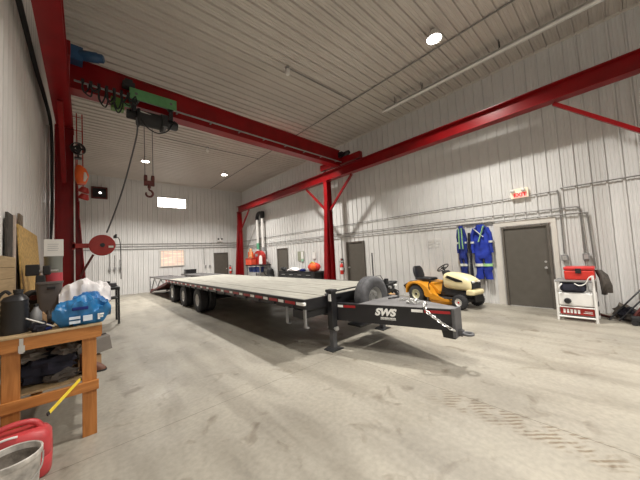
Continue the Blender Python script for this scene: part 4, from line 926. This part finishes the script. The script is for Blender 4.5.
# black cover thing behind tractor (snow blower / spreader)
t = thing('push_spreader', 'black wheeled spreader standing behind the lawn tractor by the right wall', 'spreader', (7.85, 5.35, 0))
MB().lathe([(.07, .25), (.10, .27), (.26, .58), (.28, .60), (.26, .60), (.08, .30)], n=28).build('hopper', M_BLACK, t, smooth=True)
for s_ in (-1, 1): MB().lathe([(.05, -.03), (.14, -.035), (.15, 0), (.14, .035), (.05, .03)], (s_ * .24, 0, .15), (1, 0, 0), 24, closed=True).build('wheel', M_RUB, t, smooth=True)
m = MB(); m.cyl((-.24, 0, .15), (.24, 0, .15), .015); m.tube([(-.12, 0, .15), (-.13, .25, .5), (-.13, .45, .78), (.13, .45, .78), (.13, .25, .5), (.12, 0, .15)], .013, 8); m.build('handle_frame', M_BLACK, t, smooth=True)

# ------------------------------------------------------------------ white cart with red cooler (right)
cx, cy = 7.86, .66
t = thing('folding_cart', 'white tubular cart with white tank panel standing against the right wall', 'cart', (cx, cy, 0)); cart = t
def fr(m, y, x0, x1, z0, z1): m.tube(smooth_path([(x0, y, z0), (x0 + .01, y, (z0 + z1) / 2), (x0 + .05, y, z1)], 3), .018, 10)
m = MB(); m.tube([(-.28, .32, .0), (-.24, .32, .84)], .02, 10); m.build('front_leg', M_WHITE, t, smooth=True)
m = MB(); m.tube([(-.28, -.26, .0), (-.24, -.25, .94)], .022, 10); m.build('front_leg', M_WHITE, t, smooth=True)
m = MB(); m.tube([(.24, .32, .0), (.20, .32, .80)], .02, 10); m.build('rear_leg', M_WHITE, t, smooth=True)
m = MB(); m.tube([(.24, -.26, .0), (.20, -.26, .80)], .022, 10); m.build('rear_leg', M_WHITE, t, smooth=True)
m = MB(); m.tube([(-.275, .32, .08), (-.275, -.26, .08)], .018, 10); m.tube([(-.27, .32, .28), (-.27, -.26, .28)], .012, 8); m.tube([(.23, .32, .1), (.23, -.26, .1)], .014, 8); m.tube([(-.27, -.26, .1), (.23, -.26, .1)], .014, 8); m.tube([(-.27, .32, .1), (.23, .32, .1)], .014, 8); m.build('frame_rail', M_WHITE, t, smooth=True)
MB().bb(-.26, .18, -.235, .30, .30, .58).build('white_tank', M_WHITE, t, bevel=.03)
MB().lathe([(0, 0), (.055, 0), (.06, .02), (.05, .05), (0, .055)], (-.262, .15, .41), (-1, 0, 0), 18).build('tank_cap', M_BLACK, t, smooth=True)
m = MB(); m.bb(-.25, .16, -.23, .29, .12, .27); m.build('base_box', M_DRED, t, bevel=.015)
m = MB()
for i in range(5): m.bb(-.256, -.252, .20 - i * .055, .235 - i * .055, .155, .235)
m.bb(-.256, -.252, -.2, -.07, .17, .18); m.bb(-.256, -.252, -.2, -.09, .20, .21); m.build('white_lettering', M_WHITEL, t)
MB().bb(-.27, .22, -.24, .33, .80, .835).build('top_shelf', M_GREY, t, bevel=.006)
for z_ in (.18, .36): MB().box((-.10, -.288, z_), (.12, .012, .09)).build('side_switch', M_BLACK, t, bevel=.01)
MB().bb(-.24, .20, -.282, -.262, .12, .60).build('side_panel', M_WHITE, t, bevel=.005)
t = thing('black_tool_bag', 'black soft bag hanging in the top of the white cart', 'bag', (cx - .14, cy + .06, .585))
MB().loft([(0, 0, 0, .10, .16), (-.01, 0, .05, .13, .20), (-.01, 0, .14, .13, .21), (0, 0, .205, .10, .20)], 24, nz=.02, nf=8, sup=.7).build('bag_body', M_DKCLOTH, t, smooth=True)
MB().tube(smooth_path([(-.12, .16, .18), (-.16, .20, .12), (-.15, .22, .05)]), .014, 8).build('strap', M_WHITE, t, smooth=True)
t = thing('red_cooler', 'red plastic case sitting on top of the white cart', 'case', (cx + .02, cy - .06, .836))
MB().bb(-.18, .2, -.22, .24, 0, .20).build('case_body', M_BRED, t, bevel=.025); MB().bb(-.185, .205, -.225, .245, .205, .27).build('case_lid', mat('deep_red_plastic', (.50, .02, .02), .4), t, bevel=.02)
MB().bb(-.20, -.186, -.03, .06, .14, .24).build('latch', M_BLACK, t, bevel=.004)
t = thing('brown_jacket', 'brown grey jacket draped over the right end of the white cart', 'jacket', (cx + .0, cy - .37, .54))
MB().loft([(0, -.02, 0, .10, .035), (0, -.03, .12, .17, .05), (0, -.04, .26, .20, .07), (0, -.02, .40, .15, .07), (0, .03, .50, .09, .05)], 24, nz=.05, nf=8).build('jacket_body', M_BRCLOTH, t, smooth=True)
MB().loft([(-.13, -.08, .06, .05, .04), (-.16, -.08, .20, .06, .05), (-.12, -.05, .36, .06, .05)], 14, nz=.03, nf=10).build('sleeve', M_BRCLOTH, t, smooth=True)
m = MB(); m.tube(smooth_path([(-.29, .02, .78), (-.31, -.05, .74), (-.30, -.14, .78), (-.31, -.2, .90), (-.29, -.24, .93)]), .010, 8); m.build('cord', M_WHITE, cart, smooth=True)
# leaning poles and clutter at right edge
for i, (ya, yb, lb) in enumerate(((.26, -.62, 'left of two black poles leaning in the clutter at the right edge'), (.12, -.76, 'right of two black poles leaning in the clutter at the right edge'))):
    m = MB((8.0, ya, 0)); m.cyl((8.0, ya, .012), (8.5, yb, 1.15), .014, n=10); tag(m.build('black_pole', M_BLACK, loc=(8.0, ya, 0), smooth=True), lb, 'pole', 'black poles at the right edge')
t = thing('scrap_pile', 'dark jumble of folded tripod and rags on the floor at the right edge', 'clutter', (8.3, -.06, 0))
for i in range(5): MB().blob((rnd.uniform(-.25, .15), rnd.uniform(-.15, .12), .07 + .05 * (i % 2)), (.16, .14, .09 + .05 * (i % 3)), .3, 5, 16, i * 3, 0).build('rag', [M_BRCLOTH, M_DKCLOTH, M_MUD][i % 3], t, smooth=True)
MB().cyl((-.1, .3, .03), (.2, .55, .03), .025).build('short_pipe', M_RUST, t)
t = thing('floor_jack', 'dark brown trolley jack on the floor right of the leaning poles', 'jack', (7.9, -.16, 0))
MB().bb(-.15, .15, -.18, .12, .05, .16).build('jack_body', M_MATT, t, bevel=.02)
for a in (-.15, .15):
    for b_ in (-.14, .08): MB().cyl((a - .02, b_, .05), (a + .02, b_, .05), .05, n=16).build('wheel', M_BLACK, t)
MB().beam((0, .05, .14), (.12, -.15, .45), .06, .08).build('lift_arm', M_RUST, t)

# ------------------------------------------------------------------ WORKBENCH (left)
bx0, bx1, by0, by1, bz = -.63, .12, 3.56, 5.35, 1.085
t = thing('workbench', 'rough pine workbench along the left wall with a cluttered lower shelf', 'workbench', (bx0, by0, 0))
o_ = (bx0, by0, 0)
m = MB(o_); m.bb(bx0, bx1 + .01, by0 - .01, by1, bz - .02, bz); m.build('bench_top', M_PLY, t, bevel=.003)
for (a, b_) in ((bx0 + .085, by0), (bx1 - .145, by0), (bx0 + .085, by1 - .09), (bx1 - .145, by1 - .09)):
    m = MB(o_); m.bb(a, a + .11, b_ + .04, b_ + .085, 0, bz - .022); m.build('leg', M_BENCHV, t, bevel=.003)
for yy in (by0, by1 - .05):
    m = MB(o_); m.bb(bx0, bx1, yy, yy + .038, bz - .135, bz - .021); m.build('top_rail', M_BENCH, t, bevel=.003)
    m = MB(o_); m.bb(bx0 + .0, bx1 - .02, yy + .0, yy + .038, .44, .53); m.build('shelf_rail', M_BENCH, t, bevel=.003)
m = MB(o_); m.bb(bx1 - .025, bx1 + .012, by0 + .09, by1 - .09, bz - .135, bz - .021); m.build('side_rail', M_BENCHV, t, bevel=.003)
m = MB(o_); m.bb(bx0, bx1 - .03, by0 + .10, by1 - .06, .53, .55); m.build('shelf', M_PLY, t)
m = MB(o_); m.bb(-.435, -.41, by0 - .006, by0 - .001, .93, 1.06); m.bb(-.44, -.40, by0 - .010, by0 - .006, .94, 1.0); m.build('hinge_plate', M_CHROME, t)
# wall boards
t = thing('plank_panel', 'tan wooden panel mounted on the left wall behind the workbench', 'panel', (LW + .03, 3.1, 1.10))
for i in range(6): MB().bb(0, .035, 0, 1.68, i * .12, i * .12 + .117).build('plank', M_PLY, t, bevel=.003)
t = thing('strand_board', 'yellow strand board sheet leaning on the left wall behind the bench', 'board', (LW + .05, 4.9, 1.087)); MB().add([(0.06, 0, 0), (.075, 0, 0), (.075, 1.9, 0), (.06, 1.9, 0), (0.0, 0, 1.15), (.015, 0, 1.15), (.015, 1.75, 1.15), (0, 1.75, 1.15)], [(0, 1, 2, 3), (4, 7, 6, 5), (0, 4, 5, 1), (1, 5, 6, 2), (2, 6, 7, 3), (3, 7, 4, 0)]).build('sheet', M_OSB, t)
t.location.z = 1.087
def lean_board(name, y, w_, z0, z1, mt, label, x=LW + .032):
    t = thing(name, label, 'board', (x, y, z0)); MB().bb(0, .022, 0, w_, 0, z1 - z0).build('board', mt, t, bevel=.002); return t
lean_board('dark_plank', 4.40, .28, 1.822, 2.31, M_BRCLOTH, 'dark brown plank on the left wall above the tan panel')
lean_board('pale_plank', 4.78, .10, 1.087, 2.33, mat('pink_primed_board', (.52, .42, .36), .7), 'narrow pale pink board on the left wall beside the yellow sheet')
lean_board('brown_offcut', 5.12, .24, 2.24, 2.40, mat('brown_wood_offcut', (.14, .10, .065), .7), 'small brown offcut board peeking above the yellow sheet', LW + .03)
lean_board('black_offcut', 3.5, .42, 1.822, 2.0, M_BRCLOTH, 'dark board edge on the left wall at the left border of the photo')

# items on the bench top
t = thing('oil_jug', 'black ribbed plastic jug on the left end of the workbench top', 'jug', (-.485, 3.75, bz))
m = MB(); rg = [(0, 0, 0, .095, .075)]
for i in range(13): rg.append((0, 0, .015 + i * .024, .10 - (.006 if i % 2 else 0) - (.001 * i), .08 - (.005 if i % 2 else 0)))
rg += [(0, 0, .335, .07, .06), (0.02, 0, .355, .03, .03), (.02, 0, .37, .03, .03)]
m.loft(rg, 28, sup=.7); m.build('jug_body', M_BLACK, t, smooth=True)
MB().cyl((.02, 0, .371), (.02, 0, .40), .034, n=20).build('jug_cap', M_MATT, t, smooth=True)
MB().tube(smooth_path([(-.03, 0, .36), (-.06, 0, .39), (-.10, 0, .34), (-.105, 0, .26)]), .014, 8).build('jug_handle', M_BLACK, t, smooth=True)
t = thing('grey_bottle', 'grey bottle standing right of the black jug on the workbench', 'bottle', (-.355, 3.78, bz))
MB().lathe([(0, 0), (.04, 0), (.042, .01), (.042, .16), (.02, .20), (.016, .22), (0, .22)], n=20).build('bottle_body', M_GREY, t, smooth=True); MB().cyl((0, 0, .221), (0, 0, .245), .019, n=14).build('bottle_cap', M_BLACK, t, smooth=True)
def bag(name, loc, dims, mt, label, seed, labels=None, rot=0):
    t = thing(name, label, 'bag', loc, rot)
    m = MB(); n = 40; L_, W_, H_ = dims; K = 32; vs = []; 
    for i in range(n + 1):
        q = i / n; x = (q - .5) * L_; e = min(1, math.sin(PI * min(max(q, .02), .98)) ** .38)
        for k in range(K):
            a = 2 * PI * k / K; c_, s__ = math.cos(a), math.sin(a)
            yy = math.copysign(abs(c_) ** .6, c_) * W_ / 2 * (.85 + .15 * e); z_ = H_ / 2 + math.copysign(abs(s__) ** .7, s__) * H_ / 2 * e
            v = Vector((x, yy, z_)); d = noise.noise(v * 7 + Vector((seed, 0, 0))) * .05 + .02 - abs(noise.noise(v * 8 + Vector((0, seed, 0)))) * .09 - abs(noise.noise(v * 19 + Vector((0, seed, 0)))) * .03; v.z = max(0, v.z + d); v.y -= d * (1 if v.y < 0 else -1) * .6; vs.append(v)
    fs = []
    for i in range(n):
        for k in range(K): fs.append((i * K + k, i * K + (k + 1) % K, (i + 1) * K + (k + 1) % K, (i + 1) * K + k))
    fs += [tuple(range(K - 1, -1, -1)), tuple(n * K + k for k in range(K))]
    m.add(vs, fs); m.build('sack', mt, t, smooth=True)
    if labels:
        for (lx, lz, lw_, lh, mm) in labels: MB().box((lx, -W_ / 2 - .014, lz), (lw_, .03, lh)).build('printed_label', mm, t)
    return t
M_LBL = mat('light_print', (.62, .70, .78), .5)
t = bag('blue_bag', (-.015, 3.70, bz), (.44, .24, .26), M_BBAG, 'blue printed plastic bag lying on the right end of the workbench', 1, [(-.06, .045, .08, .025, M_LBL), (-.06, .085, .08, .022, M_LBL), (.035, .07, .07, .05, M_LBL), (.12, .07, .018, .055, M_WHITEL), (.14, .09, .04, .014, M_WHITEL), (.138, .066, .032, .012, M_WHITEL)])
MB().box((-.02, -.125, .17), (.12, .02, .03)).build('dark_slot', M_DNAVY, t, bevel=.005)
bag('blue_bag', (.03, 4.02, bz), (.34, .26, .27), mat('second_blue_plastic', (.02, .14, .38), .4, 0, .3, 7, bump=.5), 'second blue plastic bag lying just behind the printed blue bag', 4)
bag('white_sack', (.01, 4.30, bz + .0), (.46, .24, .42), M_WBAG, 'crumpled white sack slumped behind the blue bags on the workbench', 7)
t = thing('brown_bin', 'dark taupe plastic bin with a hand slot on the workbench', 'bin', (-.305, 4.42, bz))
m = MB(); m.loft([(0, 0, 0, .085, .10), (0, 0, .40, .105, .13), (0, 0, .405, .112, .137), (0, 0, .425, .112, .137)], 28, sup=.35); m.build('bin_body', mat('taupe_plastic', (.10, .085, .08), .5), t, smooth=True)
MB().box((.02, -.135, .36), (.07, .012, .03)).build('hand_slot', M_BLACK, t, bevel=.006)
t = thing('work_gloves', 'crumpled brown work gloves on the bench beside the blue bag', 'gloves', (-.30, 3.86, bz))
for i, (a, b_, mm) in enumerate(((-.02, 0, M_CARD), (.03, .03, M_BRCLOTH))): MB().blob((a, b_, .075), (.04, .05, .08), .3, 5, 16, i + 11, 0).build('glove', mm, t, smooth=True)
m = MB(); m.cyl((-.40, 3.60, bz + .14), (-.22, 3.62, bz + .03), .006, n=8); tag(m.build('pale_stick', M_WHITE), 'thin pale stick slanting over the dark cloth on the workbench', 'stick')
t = thing('dark_rag', 'dark navy rag heap on the workbench between the jug and gloves', 'rag', (-.32, 3.64, bz)); MB().blob((0, 0, .04), (.06, .045, .05), .25, 5, 18, 21, 0).build('rag_cloth', M_DKCLOTH, t, smooth=True); MB().blob((.05, .0, .03), (.035, .03, .03), .25, 5, 12, 22, 0).build('rag_end', M_DNAVY, t, smooth=True)
t = thing('bench_vice', 'black bench vice on the workbench in front of the yellow sheet', 'vice', (-.42, 4.90, bz))
MB().prism([(-.07, 0), (.07, 0), (.05, .12), (.04, .50), (-.04, .50), (-.05, .12)], 'xz', -.06, .06).build('vice_base', M_MATT, t, bevel=.01)
MB().bb(-.13, -.01, -.05, .05, .50, .64).build('fixed_jaw', M_BLACK, t, bevel=.012); MB().bb(.02, .09, -.05, .05, .50, .62).build('moving_jaw', M_BLACK, t, bevel=.012)
m = MB(); m.cyl((-.1, 0, .55), (.16, 0, .55), .018, n=12); m.cyl((.14, -.09, .55), (.14, .09, .55), .008, n=8); m.build('screw_handle', M_CHROME, t, smooth=True)
t = thing('gear_case', 'dark greasy gear housing on the workbench between vice and taupe bin', 'machine part', (-.46, 4.67, bz))
MB().lathe([(0, -.07), (.07, -.07), (.085, -.04), (.085, .04), (.07, .07), (0, .07)], (0, 0, .25), (.4, -1, 0), 22).build('gear_housing', M_MATT, t, smooth=True); MB().bb(-.07, .05, -.06, .06, 0, .18).build('housing_foot', M_BRCLOTH, t, bevel=.01)
MB().cyl((.0, -.07, .25), (.02, -.12, .25), .03).build('shaft', M_RUST, t, smooth=True)
t = thing('wall_sign', 'white paper sign on a board in front of the near red column', 'sign', (-.315, 5.1, 1.83)); MB().bb(-.095, .095, 0, .012, 0, .23).build('sign_board', M_WHITE, t); 
for i in range(4): MB().bb(-.06, .05 - .01 * (i % 2), -.002, 0, .16 - i * .028, .166 - i * .028).build('faint_text_line', mat('faint_ink', (.35, .36, .38)), t)
t = thing('canister', 'grey canister with a red band on the workbench under the white sign', 'canister', (-.32, 5.15, bz))
MB().lathe([(0, 0), (.085, 0), (.09, .02), (.09, .72), (.095, .73), (.095, .745), (0, .745)], n=28).build('canister_body', mat('grey_canister', (.22, .23, .21), .5), t, smooth=True)
MB().cyl((0, 0, .32), (0, 0, .52), .0915, n=28, cap=False).build('red_band', mat('faded_red_label', (.50, .06, .08), .6), t, smooth=True)

# shelf clutter
random.seed(11)
t = thing('rag_heap', 'heap of dark clothes filling the lower shelf of the workbench', 'clothes', (-.28, 3.9, .551))
MB().blob((-.02, .03, .15), (.24, .20, .16), .22, 5, 26, 31, 0).build('dark_coat', M_DKCLOTH, t, smooth=True)
MB().blob((-.13, -.06, .29), (.12, .12, .06), .3, 6, 18, 32, 0).build('grey_shirt', M_GCARD, t, smooth=True)
MB().blob((.14, -.04, .28), (.10, .12, .05), .3, 6, 18, 35, 0).build('grey_sleeve', M_GCARD, t, smooth=True)
MB().blob((.10, -.14, .05), (.12, .06, .055), .3, 6, 18, 36, 0).build('brown_glove', M_BRCLOTH, t, smooth=True)
t = thing('grey_board', 'grey card box sticking out of the right end of the lower shelf', 'box', (.02, 4.12, .551), .2); MB().box((.04, 0, .20), (.30, .24, .16), (0, -.15, 0)).build('box_body', M_GCARD, t, bevel=.004); MB().box((.03, 0, .287), (.28, .05, .004), (0, -.15, 0)).build('tape', M_BRCLOTH, t); MB().bb(-.10, .1, -.1, .1, 0, .10).build('stack_below', M_CARD, t)
t = thing('dark_case', 'small black case hung under the workbench top at the right end', 'case', (-.02, 4.15, .86)); MB().bb(-.10, .10, -.12, .12, 0, .12).build('case_body', M_BLACK, t, bevel=.01); MB().bb(-.03, .03, -.13, -.121, .04, .07).build('latch', M_DGREY, t)
t = thing('picture_frame', 'wooden framed panel leaning at the back of the lower shelf', 'frame', (-.24, 4.55, .551))
m = MB()
for q in ((-.16, .16, 0, .03), (-.16, .16, .27, .30), (-.16, -.13, .03, .27), (.13, .16, .03, .27)): m.bb(q[0], q[1], 0, .02, q[2], q[3])
m.build('frame_border', M_PLY, t); MB().bb(-.129, .129, .005, .012, .031, .269).build('grey_panel', M_GREY, t)
t = thing('boot', 'brown leather boot lying at the right end of the lower shelf', 'boot', (.06, 3.80, .551), -.5)
MB().loft([(0, 0, 0, .12, .045), (0, 0, .03, .12, .045), (-.02, 0, .07, .095, .042), (-.06, 0, .11, .055, .04), (-.065, 0, .2, .05, .042)], 22, sup=.8).build('boot_upper', mat('brown_leather', (.12, .045, .025), .6), t, smooth=True); MB().loft([(0, 0, -.0, .125, .05), (0, 0, .018, .125, .05)], 22, sup=.8).build('boot_sole', M_MATT, t)
t = thing('yellow_stick', 'yellow wooden measuring stick poking out from the lower shelf', 'stick', (-.23, 3.3, .44))
MB().beam((0, 0, .01), (.19, .30, .125), .008, .028).build('stick', M_STICK, t); MB().beam((-.012, -.019, .003), (0, -.001, .0099), .009, .029).build('tip', M_MATT, t)

# jerry can and bucket
t = thing('jerry_can', 'red plastic fuel can on the floor under the workbench end', 'fuel can', (-.415, 3.30, 0))
m = MB(); m.loft([(0, 0, 0, .185, .105), (0, 0, .02, .20, .12), (0, 0, .14, .205, .122), (0, 0, .155, .198, .116), (0, 0, .17, .205, .122), (0, 0, .30, .20, .12), (0, 0, .345, .175, .105), (-.01, 0, .37, .14, .09)], 36, sup=.45); m.build('can_body', M_JERRY, t, smooth=True)
m = MB(); m.tube(smooth_path([(-.13, 0, .34), (-.11, 0, .41), (-.02, 0, .435), (.09, 0, .42), (.14, 0, .36), (.16, 0, .32)]), .022, 12); m.build('handle', M_JERRY, t, smooth=True)
m = MB(); m.cyl((-.155, 0, .345), (-.175, 0, .40), .032, n=18); m.build('cap', M_BLACK, t, smooth=True)
m = MB(); m.tube(smooth_path([(-.12, -.09, .37), (-.03, -.11, .385), (.02, -.11, .38)]), .009, 8); m.build('pale_spout', M_WHITE, t, smooth=True)
t = thing('mud_bucket', 'dirty white bucket crusted with mud in the lower left corner', 'bucket', (-.395, 2.93, 0))
m = MB(); m.lathe([(0, 0), (.125, 0), (.13, .01), (.15, .32), (.155, .33), (.16, .34), (.16, .37), (.155, .375), (.148, .37), (.146, .33), (.122, .02), (0, .02)], n=40)
m.build('bucket_body', M_BUCK, t, smooth=True)
m = MB(); m.lathe([(0, .21), (.06, .22), (.11, .24), (.137, .29), (.1445, .33), (.1440, .31), (.134, .22), (0, .20)], n=36); m.build('mud_crust', M_MUD, t, smooth=True)
m = MB(); m.tube(smooth_path([(.16, 0, .33), (.15, -.08, .25), (.05, -.165, .19), (-.08, -.15, .22), (-.158, -.02, .33)]), .005, 6); m.build('wire_handle', M_CHROME, t, smooth=True)

# black table beyond the bench
t = thing('black_table', 'small black steel table beyond the workbench by the near red column', 'table', (.35, 9.9, 0))
MB().bb(-.35, .40, -.35, .5, .97, 1.04).build('table_top', M_BLACK, t, bevel=.006)
for a in (-.32, .37):
    for b_ in (-.31, .46): MB().bb(a - .025, a + .025, b_ - .025, b_ + .025, 0, .97).build('leg', M_BLACK, t)
MB().bb(-.30, .36, -.30, .45, .70, .72).build('lower_shelf', M_MATT, t)
t = thing('storage_box', 'grey black box on the small black table', 'box', (.40, 10.0, 1.042)); MB().bb(-.22, .3, -.15, .15, 0, .10).build('box_body', M_DGREY, t, bevel=.01); MB().bb(-.1, .15, -.10, .10, .10, .16).build('lid', M_MATT, t, bevel=.01)
t = thing('valve_pipes', 'small pipe valves on the back wall above the black table', 'valve', (1.0, RD - .03, 1.5))
for i in range(3): MB().cyl((i * .22, -.03, -.3), (i * .22, -.03, .95 - .25 * i), .014, n=8).build('pipe', M_PIPE, t); MB().bb(i * .22 - .04, i * .22 + .04, -.09, -.0, -.1, .05).build('valve_box', M_GREY, t)
